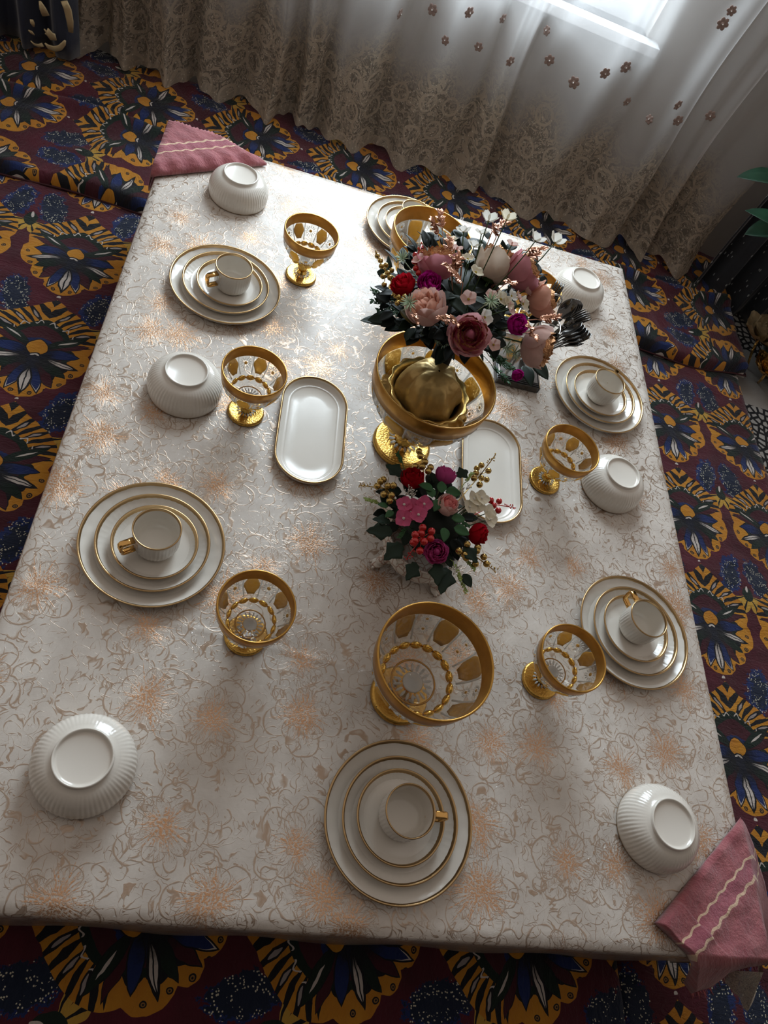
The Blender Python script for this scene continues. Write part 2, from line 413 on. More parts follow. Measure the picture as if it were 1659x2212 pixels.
# ------------------------------------------------------------------ tablecloth with printed foil flowers under clear film
def cloth_mat():
    t = NT('foil_flower_cloth')
    uv = t.coord('UV')

    def warp(src, scale, amp):
        o = t.vm('SUBTRACT', t.noise(src, scale, 2, .5, dim='2D')[1], (.5, .5, .5))
        k = t.n.new('ShaderNodeVectorMath'); k.operation = 'SCALE'; t.put(k.inputs[0], o); k.inputs['Scale'].default_value = amp
        return t.vm('ADD', src, k.outputs[0])
    P = warp(uv, 12, .022)
    vo = t.vor(P, 6.3, 'F1', '2D', .8)
    d = t.xyz(t.vm('SUBTRACT', P, vo[2]))
    r = t.vm('LENGTH', t.comb(d[0], d[1]))
    a = t.m('ARCTAN2', d[0], d[1])
    rc = t.xyz(vo[1])
    ph = t.m('MULTIPLY', rc[0], 6.28)
    # petals: outline of overlapping lobes around each flower
    lob = t.m('ABSOLUTE', t.m('SINE', t.m('ADD', t.m('MULTIPLY', a, 2.5), ph)))
    Rp = t.m('MULTIPLY_ADD', t.m('POWER', lob, .40), .056, .018)
    lobb = t.m('ABSOLUTE', t.m('COSINE', t.m('ADD', t.m('MULTIPLY', a, 2.5), ph)))
    Rp2 = t.m('MULTIPLY_ADD', t.m('POWER', lobb, .5), .040, .012)
    wn = t.noise(P, 55, 2, .6, dim='2D')[0]
    lw = t.map(wn, .33, .66, .0007, .0032)

    def soft(dist, w): return t.m('SUBTRACT', 1.0, t.m('DIVIDE', dist, t.m('MAXIMUM', w, .00001)), clamp=True)
    l1 = t.m('MAXIMUM', soft(t.m('ABSOLUTE', t.m('SUBTRACT', r, Rp)), lw), soft(t.m('ABSOLUTE', t.m('SUBTRACT', r, Rp2)), t.m('MULTIPLY', lw, .7)))
    # radiating veins
    pol = t.comb(t.m('MULTIPLY', t.m('SINE', a), 2.6), t.m('MULTIPLY', t.m('COSINE', a), 2.6), t.m('MULTIPLY_ADD', r, 14.0, ph))
    vn = t.noise(pol, 3.2, 2, .5)[0]
    vein = t.m('MULTIPLY', soft(t.m('ABSOLUTE', t.m('SUBTRACT', vn, .5)), .020), t.m('LESS_THAN', r, .050))
    # smaller leaf outlines between the flowers
    v2 = t.vor(warp(uv, 14, .03), 15.5, 'F1', '2D', 1.0)
    d2 = t.xyz(t.vm('SUBTRACT', warp(uv, 14, .03), v2[2]))
    a2 = t.m('ARCTAN2', d2[0], d2[1]); r2 = t.vm('LENGTH', t.comb(d2[0], d2[1]))
    R2 = t.m('MULTIPLY_ADD', t.m('ABSOLUTE', t.m('SINE', t.m('MULTIPLY_ADD', t.xyz(v2[1])[0], 6.0, t.m('MULTIPLY', a2, 1.5)))), .026, .004)
    l2 = soft(t.m('ABSOLUTE', t.m('SUBTRACT', r2, R2)), t.map(wn, .60, .38, .0002, .0024))
    # foliage strokes: level lines of noise broken up
    Q = warp(uv, 30, .020)
    n1 = t.noise(Q, 15, 1, .5, 1.3, dim='2D')[0]
    n2 = t.noise(t.mapping(Q, (3.1, 1.7, 0), .9), 24, 1, .5, 1.6, dim='2D')[0]
    brk = t.noise(Q, 36, 1, dim='2D')[0]
    s1 = soft(t.m('ABSOLUTE', t.m('SUBTRACT', n1, .5)), t.map(brk, .46, .66, 0.0, .032))
    s2 = soft(t.m('ABSOLUTE', t.m('SUBTRACT', n2, .52)), t.map(brk, .52, .32, 0.0, .032))
    n4 = t.noise(t.mapping(Q, (1.3, 5.7, 0), 2.1), 34, 1, .5, 1.2, dim='2D')[0]
    brk2 = t.noise(Q, 24, 1, dim='2D')[0]
    s4 = soft(t.m('ABSOLUTE', t.m('SUBTRACT', n4, .5)), t.map(brk2, .50, .66, 0.0, .038))
    line = t.m('MAXIMUM', t.m('MAXIMUM', t.m('MAXIMUM', l1, l2), vein), t.m('MAXIMUM', t.m('MAXIMUM', s1, s2), s4))
    line = t.m('POWER', line, .65)
    # copper bursts in the flower hearts
    bn = t.noise(t.comb(t.m('MULTIPLY', t.m('SINE', a), 2.0), t.m('MULTIPLY', t.m('COSINE', a), 2.0), ph), 7.0, 2, .6)[0]
    bR = t.m('MULTIPLY', t.m('MULTIPLY_ADD', t.m('POWER', bn, 2.2), .135, .004), t.map(rc[1], 0, 1, .7, 1.2))
    fine = t.noise(P, 260, 2, dim='2D')[0]
    burst = t.m('MULTIPLY', t.map(t.m('SUBTRACT', bR, r), -.003, .010), t.map(fine, .38, .56, .15, 1.0))
    lin = t.m('MAXIMUM', t.m('MULTIPLY', line, .80), burst, clamp=True)
    basec = t.mix(t.map(t.noise(uv, 18, 3, dim='2D')[0], .3, .7), (0.57, 0.515, 0.46), (0.67, 0.615, 0.555))
    foil = t.mix(t.map(burst, .1, .6), (0.36, 0.235, 0.145), (0.58, 0.33, 0.18))
    col = t.mix(lin, basec, foil)
    met = t.m('MULTIPLY', lin, .75)
    rough = t.map(lin, 0, 1, .42, .30)
    h = t.m('MULTIPLY_ADD', t.noise(Q, 60, 3, dim='2D')[0], .5, t.m('MULTIPLY', lin, .8))
    nrm = t.bump(h, .30, .002)
    # film wrinkles: strong down the middle of the table, calm near the ends
    s = t.xyz(uv)
    W = t.mapping(uv, rot=.55, scale=(1.0, .42, 1))
    w1 = t.noise(W, 16, 3, .6, 2.2, dim='2D')[0]
    w2 = t.noise(t.mapping(uv, rot=-.5, scale=(.40, 1, 1)), 30, 2, .45, 2.2, dim='2D')[0]
    rg = t.m('ABSOLUTE', t.m('SUBTRACT', w1, .5))
    hh = t.m('MULTIPLY_ADD', w2, .75, t.m('MULTIPLY', t.m('MINIMUM', rg, .12), 6.0))
    amt = t.m('MULTIPLY', t.map(s[1], .45, .85, .35, 1.0), t.map(s[1], 1.55, 1.85, 1.0, .45))
    hf = t.m('MULTIPLY', hh, amt)
    cn = t.bump(hf, .75, .018)
    return t.done(t.bsdf(color=col, metal=met, rough=rough, normal=nrm, coat=.55, coat_rough=.06, coat_normal=cn))


M['cloth'] = cloth_mat()


# ------------------------------------------------------------------ sheer curtain with embroidery
def curtain_mat():
    t = NT('embroidered_tulle'); uv = t.coord('UV'); s = t.xyz(uv)
    zz = s[1]
    big = t.noise(uv, 5.0, 2, dim='2D')[0]
    lim = t.m('MULTIPLY_ADD', t.m('SINE', t.m('MULTIPLY', s[0], 2 * PI / .26)), .05, t.m('MULTIPLY_ADD', big, .12, .46))
    dens = t.map(t.m('SUBTRACT', lim, zz), -.01, .16, 0.0, 1.0)
    o = t.vm('SUBTRACT', t.noise(uv, 30, 2, dim='2D')[1], (.5, .5, .5))
    k = t.n.new('ShaderNodeVectorMath'); k.operation = 'SCALE'; t.put(k.inputs[0], o); k.inputs['Scale'].default_value = .03
    Q = t.vm('ADD', uv, k.outputs[0])
    n1 = t.noise(Q, 17, 2, .6, 2.5, dim='2D')[0]
    n2 = t.noise(Q, 48, 2, .6, 2.0, dim='2D')[0]
    scroll = t.m('LESS_THAN', t.m('ABSOLUTE', t.m('SUBTRACT', n1, .5)), .05)
    fill = t.map(n2, .47, .56)
    vring = t.vor(uv, 9.5, 'F1', '2D', .5)[0]
    ring = t.m('LESS_THAN', t.m('ABSOLUTE', t.m('SUBTRACT', vring, .30)), .045)
    emb = t.m('MULTIPLY', t.m('MAXIMUM', t.m('MAXIMUM', scroll, ring), t.m('MULTIPLY', fill, .55)), dens)
    hem = t.m('LESS_THAN', zz, t.m('MULTIPLY_ADD', t.m('ABSOLUTE', t.m('SINE', t.m('MULTIPLY', s[0], 2 * PI / .13))), .02, .125))
    emb = t.m('MAXIMUM', emb, t.m('MULTIPLY', hem, .6))
    spark = t.m('MULTIPLY', t.m('LESS_THAN', t.vor(uv, 42, 'F1', '2D')[0], .09), dens)
    mesh_a = t.map(dens, 0, 1, .36, .80)
    alpha = t.m('MULTIPLY_ADD', emb, t.m('SUBTRACT', .97, .62), mesh_a, clamp=True)
    col = t.mix(dens, (0.78, 0.76, 0.75), (0.30, 0.26, 0.215))
    col = t.mix(emb, col, (0.62, 0.53, 0.42))
    col = t.mix(spark, col, (0.85, 0.8, 0.7))
    nrm = t.bump(t.m('MULTIPLY_ADD', n2, .3, emb), .6, .004)
    df = t.n.new('ShaderNodeBsdfDiffuse'); t.put(df.inputs[0], col); t.put(df.inputs['Normal'], nrm)
    tl = t.n.new('ShaderNodeBsdfTranslucent'); t.put(tl.inputs[0], col)
    mx = t.n.new('ShaderNodeMixShader'); mx.inputs[0].default_value = .50
    t.l.new(df.outputs[0], mx.inputs[1]); t.l.new(tl.outputs[0], mx.inputs[2])
    tr = t.n.new('ShaderNodeBsdfTransparent')
    m2 = t.n.new('ShaderNodeMixShader'); t.put(m2.inputs[0], alpha)
    t.l.new(tr.outputs[0], m2.inputs[1]); t.l.new(mx.outputs[0], m2.inputs[2])
    return t.done(m2.outputs[0])


M['curtain'] = curtain_mat()


def lace_mat():
    t = NT('cream_lace'); uv = t.coord('UV')
    n2 = t.noise(uv, 90, 2, .6, 2.0, dim='2D')[0]
    e = t.map(n2, .42, .55)
    df = t.n.new('ShaderNodeBsdfDiffuse'); t.put(df.inputs[0], t.mix(e, (.55, .49, .41), (.82, .76, .66)))
    tr = t.n.new('ShaderNodeBsdfTransparent')
    m2 = t.n.new('ShaderNodeMixShader'); t.put(m2.inputs[0], t.map(e, 0, 1, .72, 1.0))
    t.l.new(tr.outputs[0], m2.inputs[1]); t.l.new(df.outputs[0], m2.inputs[2])
    return t.done(m2.outputs[0])


M['lace'] = lace_mat()


def drape_mat(name, c1, c2, flecks):
    t = NT(name); co = t.coord()
    n = t.noise(co, 9, 3)[0]
    col = t.mix(t.map(n, .35, .65), c1, c2)
    if flecks:
        v = t.vor(t.mapping(co, rot=.6, scale=(1, .4, 1)), 26, 'F1', '3D')[0]
        col = t.mix(t.m('LESS_THAN', v, .17), col, (0.30, 0.33, 0.33))
    return t.done(t.bsdf(color=col, rough=.7, sheen=.4, normal=t.bump(t.noise(co, 60, 3)[0], .3, .003)))


M['drape_navy'] = drape_mat('navy_velvet', (0.006, 0.010, 0.030), (0.012, 0.020, 0.045), False)
M['drape_fleck'] = drape_mat('black_flecked_fabric', (0.004, 0.006, 0.012), (0.010, 0.016, 0.026), True)
M['green_velvet'] = drape_mat('dark_green_lacquer', (0.004, 0.030, 0.018), (0.006, 0.045, 0.026), False)
M['wall'] = simple('painted_wall', (0.42, 0.39, 0.36), .85, bump=(60, .1, .002), vary=.04)
M['blocker_dark'] = simple('light_blocker_dark', (0.06, 0.045, 0.036), .8, bump=(40, .1, .002), vary=.1)  # for the added blocker behind the camera; dark to cut its bounce
M['frame'] = simple('white_window_frame', (0.62, 0.62, 0.62), .4)
M['drape_gold'] = simple('gold_applique', (0.58, 0.46, 0.26), .4, .4, bump=(160, .4, .002))


def rug_mat():
    t = NT('pebble_border_rug'); co = t.coord(); s = t.xyz(co)
    w = t.noise(co, 6, 2)[0]
    band = t.m('LESS_THAN', t.m('ABSOLUTE', t.m('MULTIPLY_ADD', w, .25, t.m('SUBTRACT', s[0], 2.125))), .12)
    band2 = t.m('GREATER_THAN', t.m('MULTIPLY_ADD', s[1], 1.0, t.m('MULTIPLY', w, .3)), 2.45)
    bandm = t.m('MAXIMUM', t.m('MULTIPLY', band, t.m('GREATER_THAN', t.noise(co, 2.3, 1)[0], .44)), band2)
    v = t.vor(co, 34, 'DISTANCE_TO_EDGE', '2D', .9)[0]
    peb = t.mix(t.m('GREATER_THAN', v, .19), (0.008, 0.008, 0.010), (0.36, 0.35, 0.33))
    field = t.mix(t.map(t.noise(co, 5, 2)[0], .3, .7), (0.26, 0.24, 0.22), (0.33, 0.31, 0.285))
    col = t.mix(bandm, field, peb)
    return t.done(t.bsdf(color=col, rough=.95, normal=t.bump(t.noise(co, 400, 2)[0], .5, .003)))


M['rug'] = rug_mat()


# ------------------------------------------------------------------ object helpers
def link(name, me, mat, parent=None, loc=None, rot=None):
    o = bpy.data.objects.new(name, me)
    if mat is not None and len(me.materials) == 0: me.materials.append(mat)
    C.objects.link(o)
    if parent is not None: o.parent = parent
    if loc is not None: o.location = loc
    if rot is not None: o.rotation_euler = rot
    return o


def mesh(name, V, Fc, smooth=True, uv=None):
    me = bpy.data.meshes.new(name); me.from_pydata([tuple(v) for v in V], [], Fc)
    if smooth: me.polygons.foreach_set('use_smooth', [True] * len(me.polygons))
    if uv is not None:
        l = me.uv_layers.new(name='UVMap')
        idx = np.empty(len(me.loops), dtype=np.int32); me.loops.foreach_get('vertex_index', idx)
        l.data.foreach_set('uv', np.asarray(uv, dtype=np.float32)[idx].ravel())
    me.update(); return me


class MB:
    def __init__(s): s.V = []; s.F = []

    def add(s, V, Fc, mat=None):
        b = len(s.V)
        s.V += [(mat @ Vector(v)) if mat is not None else Vector(v) for v in V]
        s.F += [tuple(i + b for i in f) for f in Fc]; return s

    def mesh(s, name, smooth=True): return mesh(name, s.V, s.F, smooth)

    def obj(s, name, mat, parent=None, smooth=True, **k): return link(name, s.mesh(name, smooth), M[mat], parent, **k)


def grid_faces(nu, nv, wrap_u=False, flip=False):
    Fc = []
    for j in range(nv - 1):
        for i in range(nu if wrap_u else nu - 1):
            a = j * nu + i; b = j * nu + (i + 1) % nu
            f = (a, b, b + nu, a + nu)
            Fc.append(f[::-1] if flip else f)
    return Fc


def lathe(prof, seg=48, mod=None, caps=True):
    V = []
    for j, (r, z) in enumerate(prof):
        for i in range(seg):
            a = 2 * PI * i / seg
            rr = r + (mod(a, j, r, z) if mod else 0)
            V.append((rr * math.cos(a), rr * math.sin(a), z))
    Fc = grid_faces(seg, len(prof), True)
    if caps:
        Fc.append(tuple(range(seg))[::-1]); b = (len(prof) - 1) * seg; Fc.append(tuple(range(b, b + seg)))
    return V, Fc


def tube(path, r, seg=8, closed=False):
    V = []; n = len(path); path = [Vector(p) for p in path]
    rr = r if isinstance(r, (list, tuple)) else [r] * n
    prev = None
    for k, p in enumerate(path):
        if closed: d = path[(k + 1) % n] - path[k - 1]
        else: d = path[min(k + 1, n - 1)] - path[max(k - 1, 0)]
        d.normalize()
        if prev is None:
            up = Vector((0, 0, 1)) if abs(d.z) < .9 else Vector((1, 0, 0))
            x = d.cross(up).normalized()
        else: x = (prev - d * prev.dot(d)).normalized()
        prev = x; y = d.cross(x)
        for i in range(seg):
            a = 2 * PI * i / seg; V.append(p + (x * math.cos(a) + y * math.sin(a)) * rr[k])
    Fc = grid_faces(seg, n, True)
    if closed:
        b = (n - 1) * seg
        Fc += [(b + i, b + (i + 1) % seg, (i + 1) % seg, i) for i in range(seg)]
    else:
        Fc.append(tuple(range(seg))[::-1]); b = (n - 1) * seg; Fc.append(tuple(range(b, b + seg)))
    return V, Fc


def ball(c, rx, ry=None, rz=None, seg=12, rings=8, rot=None):
    ry = rx if ry is None else ry; rz = rx if rz is None else rz
    V = [Vector((0, 0, -rz))]
    for j in range(1, rings):
        t = PI * j / rings
        for i in range(seg):
            a = 2 * PI * i / seg
            V.append(Vector((rx * math.sin(t) * math.cos(a), ry * math.sin(t) * math.sin(a), -rz * math.cos(t))))
    V.append(Vector((0, 0, rz)))
    Fc = []
    for i in range(seg):
        Fc.append((0, 1 + (i + 1) % seg, 1 + i))
        e = len(V) - 1; b = 1 + (rings - 2) * seg; Fc.append((b + i, b + (i + 1) % seg, e))
    for j in range(rings - 2):
        for i in range(seg):
            a = 1 + j * seg + i; b = 1 + j * seg + (i + 1) % seg
            Fc.append((a, b, b + seg, a + seg))
    if rot is not None: V = [rot @ v for v in V]
    c = Vector(c); return [v + c for v in V], Fc


def box(x0, x1, y0, y1, z0, z1):
    V = [(x0, y0, z0), (x1, y0, z0), (x1, y1, z0), (x0, y1, z0), (x0, y0, z1), (x1, y0, z1), (x1, y1, z1), (x0, y1, z1)]
    return V, [(3, 2, 1, 0), (4, 5, 6, 7), (0, 1, 5, 4), (1, 2, 6, 5), (2, 3, 7, 6), (3, 0, 4, 7)]


def rbox_mesh(name, x0, x1, y0, y1, z0, z1, r=.004, seg=3):
    me = bpy.data.meshes.new(name); bm = bmesh.new()
    V, Fc = box(x0, x1, y0, y1, z0, z1)
    vs = [bm.verts.new(v) for v in V]
    for f in Fc: bm.faces.new([vs[i] for i in f])
    bmesh.ops.bevel(bm, geom=list(bm.edges), offset=r, segments=seg, affect='EDGES', profile=.5)
    bm.to_mesh(me); bm.free()
    return me


def thing(name, label, cat, loc=(0, 0, 0), rotz=0.0, group=None):
    o = bpy.data.objects.new(name, None); C.objects.link(o)
    o.empty_display_size = .03; o.location = loc; o.rotation_euler = (0, 0, rotz)
    tag(o, label, cat, group); return o


def tag(o, label=None, cat=None, group=None, kind=None):
    if label: o['label'] = label
    if cat: o['category'] = cat
    if group: o['group'] = group
    if kind: o['kind'] = kind
    return o


def copy_tree(o, parent=None):
    c = o.copy(); C.objects.link(c)
    if parent is not None: c.parent = parent
    for ch in KIDS.get(o.name, []) or list(o.children): copy_tree(ch, c)
    return c


KIDS = {}


def place(proto, first, loc, rotz, label, group=None):
    o = proto if first else copy_tree(proto)
    o.location = loc; o.rotation_euler = (0, 0, rotz); o['label'] = label
    if group: o['group'] = group
    return o


def struct(o): o['kind'] = 'structure'; return o


TZ = 0.40     # table top height
TX0, TX1, TY0, TY1 = -0.310, 1.119, 0.049, 1.953

# ------------------------------------------------------------------ room
fl = link('floor', mesh('floor', *box(-3.0, 3.6, -2.5, 3.3, -.05, 0.0), smooth=False), M['rug']); struct(fl)


def wall_pt(x, off, z):   # the window wall leans a little out of square with the table
    return (x, 2.86 - .09 * x + off, z)


def wall_block(name, x0, x1, z0, z1, d0, d1, mat, parent=None):
    V = [wall_pt(x0, d0, z0), wall_pt(x1, d0, z0), wall_pt(x1, d1, z0), wall_pt(x0, d1, z0),
         wall_pt(x0, d0, z1), wall_pt(x1, d0, z1), wall_pt(x1, d1, z1), wall_pt(x0, d1, z1)]
    return link(name, mesh(name, V, box(0, 1, 0, 1, 0, 1)[1], smooth=False), M[mat], parent)


WX0, WX1, WZ0, WZ1 = -0.08, 1.12, 0.74, 2.62
wb = MB()
for (a, b, c, d) in ((-3, WX0, 0, 2.7), (WX1, 3.6, 0, 2.7), (WX0, WX1, 0, WZ0), (WX0, WX1, WZ1, 2.7)):
    V = [wall_pt(a, 0, c), wall_pt(b, 0, c), wall_pt(b, .2, c), wall_pt(a, .2, c), wall_pt(a, 0, d), wall_pt(b, 0, d), wall_pt(b, .2, d), wall_pt(a, .2, d)]
    wb.add(V, box(0, 1, 0, 1, 0, 1)[1])
struct(wb.obj('wall_back', 'wall', smooth=False))
win = struct(wall_block('window_1', WX0, WX1, WZ0, WZ0 + .05, .06, .12, 'frame'))
for nm, a, b, c, d in (('window_frame', WX0, WX1, WZ1 - .05, WZ1), ('window_frame', WX0, WX0 + .05, WZ0 + .05, WZ1 - .05),
                       ('window_frame', WX1 - .05, WX1, WZ0 + .05, WZ1 - .05), ('mullion', .61, .65, WZ0 + .05, WZ1 - .05)):
    wall_block(nm, a, b, c, d, .06, .12, 'frame', win)
wall_block('window_sill', WX0 - .04, WX1 + .04, WZ0 - .03, WZ0, -.06, .06, 'frame', win)
for a, b in ((WX0 + .05, .61), (.65, WX1 - .05)):
    wall_block('pane', a, b, WZ0 + .05, WZ1 - .05, .085, .091, 'pane', win)


nw = link('near_light_blocker', mesh('near_light_blocker', *box(-3.0, 3.6, -.60, -.50, 0, 2.7), smooth=False), M['blocker_dark']); struct(nw)  # added unseen slab, keeps ambient light off the near quilt
# ------------------------------------------------------------------ curtain
def fold(x, z):
    s = x * 1.0 + .12 * math.sin(2.3 * x + 1) + .035 * math.sin(9 * x) + .02 * math.sin(17 * x + z)
    A = .036 * (1.15 - .25 * min(1, z / 2.0))
    y = A * (math.sin(2 * PI * s / .200) + .42 * math.sin(2 * PI * s / .083 + 1.3) + .3 * math.sin(2 * PI * s / .41 + z * .6))
    lean = .10 * max(0, 1 - z / 1.2) ** 2 * math.sin(3.1 * x + .5) * .35
    return y + lean * .3


CX0, CX1 = -0.95, 1.70


def curtain_pt(x, z):
    flare = -.05 * max(0.0, 1 - (z - .09) / .22) ** 2
    return Vector((x + .012 * math.sin(z * 7 + x * 9), 2.715 - .09 * x + fold(x, z) + flare, z))


nu, nv = 620, 90
V = []; UV = []
for j in range(nv):
    tt = j / (nv - 1)
    for i in range(nu):
        x = CX0 + (CX1 - CX0) * i / (nu - 1)
        zb = .094 + .012 * (1 + math.sin(2 * PI * x / .172 + 1.0))
        z = zb + (2.42 - zb) * tt ** 1.35
        p = curtain_pt(x, z); V.append(p); UV.append((x * 1.25, z))
cur = link('sheer_curtain', mesh('sheer_curtain', V, grid_faces(nu, nv), uv=UV), M['curtain'])
tag(cur, 'sheer beige tulle curtain with embroidered scrollwork hanging in folds before the window', 'curtain')
# fabric rosettes sewn on it
ros = MB()
for k in range(6):
    a = 2 * PI * k / 6
    ros.add(*ball((.0085 * math.cos(a), .0085 * math.sin(a), .001), .0085, .0065, .0018, 8, 5, Matrix.Rotation(a, 3, 'Z')))
ros.add(*ball((0, 0, .002), .006, .006, .003, 8, 6))
M['rosette'] = simple('rosette_fabric', (0.30, 0.215, 0.185), .7, bump=(200, .5, .002))
M['pearl'] = simple('pearl_bead', (0.85, 0.82, 0.78), .15)
ros_me = ros.mesh('rosette'); ros_me.materials.append(M['rosette'])
pm = mesh('pearl', *ball((0, 0, .0055), .0022, seg=8, rings=6)); pm.materials.append(M['pearl'])
for px, py in ((860, 34), (928, 33), (1009, 19), (1092, 57), (956, 76), (1032, 106), (1105, 124), (1191, 86), (1194, 141), (1299, 145),
               (1241, 172), (1347, 152), (1350, 227), (1461, 214), (1397, 248), (1465, 257), (1542, 255), (1580, 12), (1562, 40)):
    p = aty(px, py, 2.70, .09)
    c = curtain_pt(p.x, p.z); e = curtain_pt(p.x + .004, p.z) - curtain_pt(p.x - .004, p.z)
    ang = math.atan2(e.y, e.x)
    sc = rnd.uniform(.95, 1.3)
    o = link('rosette', ros_me, None, cur, c + Vector((math.sin(ang), -math.cos(ang), 0)) * .003, (PI / 2, rnd.uniform(-.2, .2), ang))
    o.scale = (sc, sc, sc)
    link('pearl', pm, None, o)


# ------------------------------------------------------------------ quilts
def quilt(name, label, x0, x1, y0, y1, z0, z1, orient, org, tuck=None, seed=0, res=.014, bulge=.010):
    nx = int((x1 - x0) / res); ny = int((y1 - y0) / res)
    V = []; UV = []
    R = .022

    def add(x, y, z, u, v): V.append((x, y, z)); UV.append((u, v))

    def fab(x, y):
        yy = y
        if tuck and y < tuck[0]: yy = y - tuck[1]
        if orient == 'up': return (x - org[0], yy - org[1])
        return (yy - org[1], -(x - org[0]))

    for j in range(ny + 1):
        for i in range(nx + 1):
            x = x0 + (x1 - x0) * i / nx; y = y0 + (y1 - y0) * j / ny
            d = min(x - x0, x1 - x, y - y0, y1 - y)
            k = min(1, d / R); e = math.sqrt(max(0, 1 - (1 - k) ** 2))
            h = noise.noise(Vector((x * 5 + seed, y * 5, seed))) * bulge + noise.noise(Vector((x * 16, y * 16 + seed, 3))) * bulge * .45
            q = .5 + .5 * math.cos(2 * PI * (x if orient != 'up' else y) / .075)
            h -= .0035 * q ** 6
            if tuck: h += .020 * math.exp(-((y - tuck[0] + .03) / .03) ** 2) - .022 * math.exp(-((y - tuck[0]) / .010) ** 2)
            wx = .006 * noise.noise(Vector((y * 4, seed, 1))) ; wy = (.030 if tuck and y < tuck[0] else .008) * noise.noise(Vector((x * 4, seed, 7)))
            z = z0 + .012 + (z1 - z0 - .012) * e + h * k
            add(x + wx, y + wy, z, *fab(x, y))
    Fc = grid_faces(nx + 1, ny + 1)
    # skirt to the underside
    n1 = nx + 1
    ring = [i for i in range(n1)] + [j * n1 + nx for j in range(1, ny + 1)] + [ny * n1 + i for i in range(nx - 1, -1, -1)] + [j * n1 for j in range(ny - 1, 0, -1)]
    b = len(V)
    for k in ring:
        v = V[k]; V.append((v[0], v[1], z0)); UV.append(UV[k])
    for k in range(len(ring)):
        k2 = (k + 1) % len(ring); Fc.append((ring[k2], ring[k], b + k, b + k2))
    Fc.append(tuple(range(b, b + len(ring)))[::-1])
    o = link(name, mesh(name, V, Fc, uv=UV), M['quilt'])
    tag(o, label, 'quilt', 'padded quilts around the low table')
    # piping round the rim
    pts = []
    for k in ring[::4]: pts.append((V[k][0], V[k][1], z0 + .012))
    pp = MB().add(*tube(pts, .0035, 6, True)).obj('piping', 'stitch', o)
    return o


quilt('floor_quilt', 'maroon floor quilt with peacock medallions along the left side of the table', -1.30, -.20, -.49, 2.10, .0, .055, 'up', (-.530, 1.753 - .3775 * 3), seed=1)
quilt('floor_quilt', 'maroon medallion floor quilt along the right side of the table by the pebble rug', 1.02, 1.875, -.49, 2.04, .0, .055, 'up', (1.481, 1.682 - .3775 * 3), seed=5)
quilt('floor_quilt', 'maroon medallion floor quilt at the foot of the table, in its shadow', -.75, 1.012, -.49, .36, .057, .110, 'left', (.012, .06), seed=9)
quilt('floor_quilt', 'maroon medallion floor quilt lying crosswise between table and curtain', -1.25, 1.895, 2.01, 2.765, .046, .100, 'left', (-.119, 2.532), tuck=(2.42, .09), seed=13, bulge=.014)

# ------------------------------------------------------------------ table
tbl = thing('low_table', 'low dark wooden table hidden under the patterned cloth', 'table', ((TX0 + TX1) / 2, (TY0 + TY1) / 2, 0))
hx, hy = (TX1 - TX0) / 2 - .012, (TY1 - TY0) / 2 - .012
link('tabletop', rbox_mesh('tabletop', -hx, hx, -hy, hy, TZ - .036, TZ - .004, .006), M['wood'], tbl)
lm = mesh('leg', *lathe([(.020, 0), (.026, .02), (.030, .10), (.022, .14), (.034, .20), (.036, TZ - .10)], 20)); lm.materials.append(M['wood'])
LEGX = hx - .10
for sx in (-1, 1):
    for sy in (-1, 1):
        bx = sx * (hx - .06); by = sy * (hy - .06)
        # feet stand on the quilts that reach under the table
        wx, wy = bx + (TX0 + TX1) / 2, by + (TY0 + TY1) / 2
        o = link('leg', lm, None, tbl, (bx, by, .062 if wy < .4 and wx < 1.0 else .056))
        o.scale = (1, 1, (TZ - .036 - o.location.z) / (TZ - .10))
link('apron', rbox_mesh('apron', -hx + .04, hx - .04, -hy + .04, -hy + .06, TZ - .10, TZ - .036, .002), M['wood'], tbl)
link('apron', rbox_mesh('apron', -hx + .04, hx - .04, hy - .06, hy - .04, TZ - .10, TZ - .036, .002), M['wood'], tbl)

# tablecloth: top grid with small rolls at the edge and a hanging skirt
def cloth_h(x, y):
    z = .0009 * noise.noise(Vector((x * 7, y * 7, 2))) + .0006 * noise.noise(Vector((x * 22, y * 22, 5)))
    z += .0016 * math.exp(-((y - (.515 - .10 * x)) / .004) ** 2) * (1 if x < .42 else max(0, 1 - (x - .42) / .2))
    return z


nx, ny = 240, 320
xs = [TX0 + (TX1 - TX0) * i / nx for i in range(nx + 1)]; ys = [TY0 + (TY1 - TY0) * i / ny for i in range(ny + 1)]
re_ = .007
skx = [(-re_ * .2, -.30), (-re_ * .2, -.16), (-re_ * .3, -.03), (-re_ * .0, -re_ * 1.2), (re_ * .5, -re_ * .3)]
colx = [(TX0 + a - .003, b) for a, b in skx] + [(x, 0) for x in xs[3:-3]] + [(TX1 - a + .003, b) for a, b in skx[::-1]]
coly = [(TY0 + a - .003, b) for a, b in skx] + [(y, 0) for y in ys[3:-3]] + [(TY1 - a + .003, b) for a, b in skx[::-1]]
V = []; UV = []
for y, dy in coly:
    for x, dx in colx:
        z = min(dx, dy); hang = -min(0, z)
        ox = oy = 0.0
        if hang > .05:
            ox = .010 * math.sin(y * 23) * (1 if x > .4 else -1) * (hang / .3) if dx < -.05 else 0
            oy = .003 * math.sin(x * 21) * (1 if y > 1 else -1) * (hang / .3) if dy < -.05 else 0
        V.append((x + ox, y + oy, TZ + z + (cloth_h(x, y) if z > -.001 else 0)))
        UV.append((x + (dx if x < .4 else -dx), y + (dy if y < 1 else -dy)))
tc = link('tablecloth', mesh('tablecloth', V, grid_faces(len(colx), len(coly)), uv=UV), M['cloth'])
tag(tc, 'ivory tablecloth with copper foil flowers under clear film on the low table', 'tablecloth')

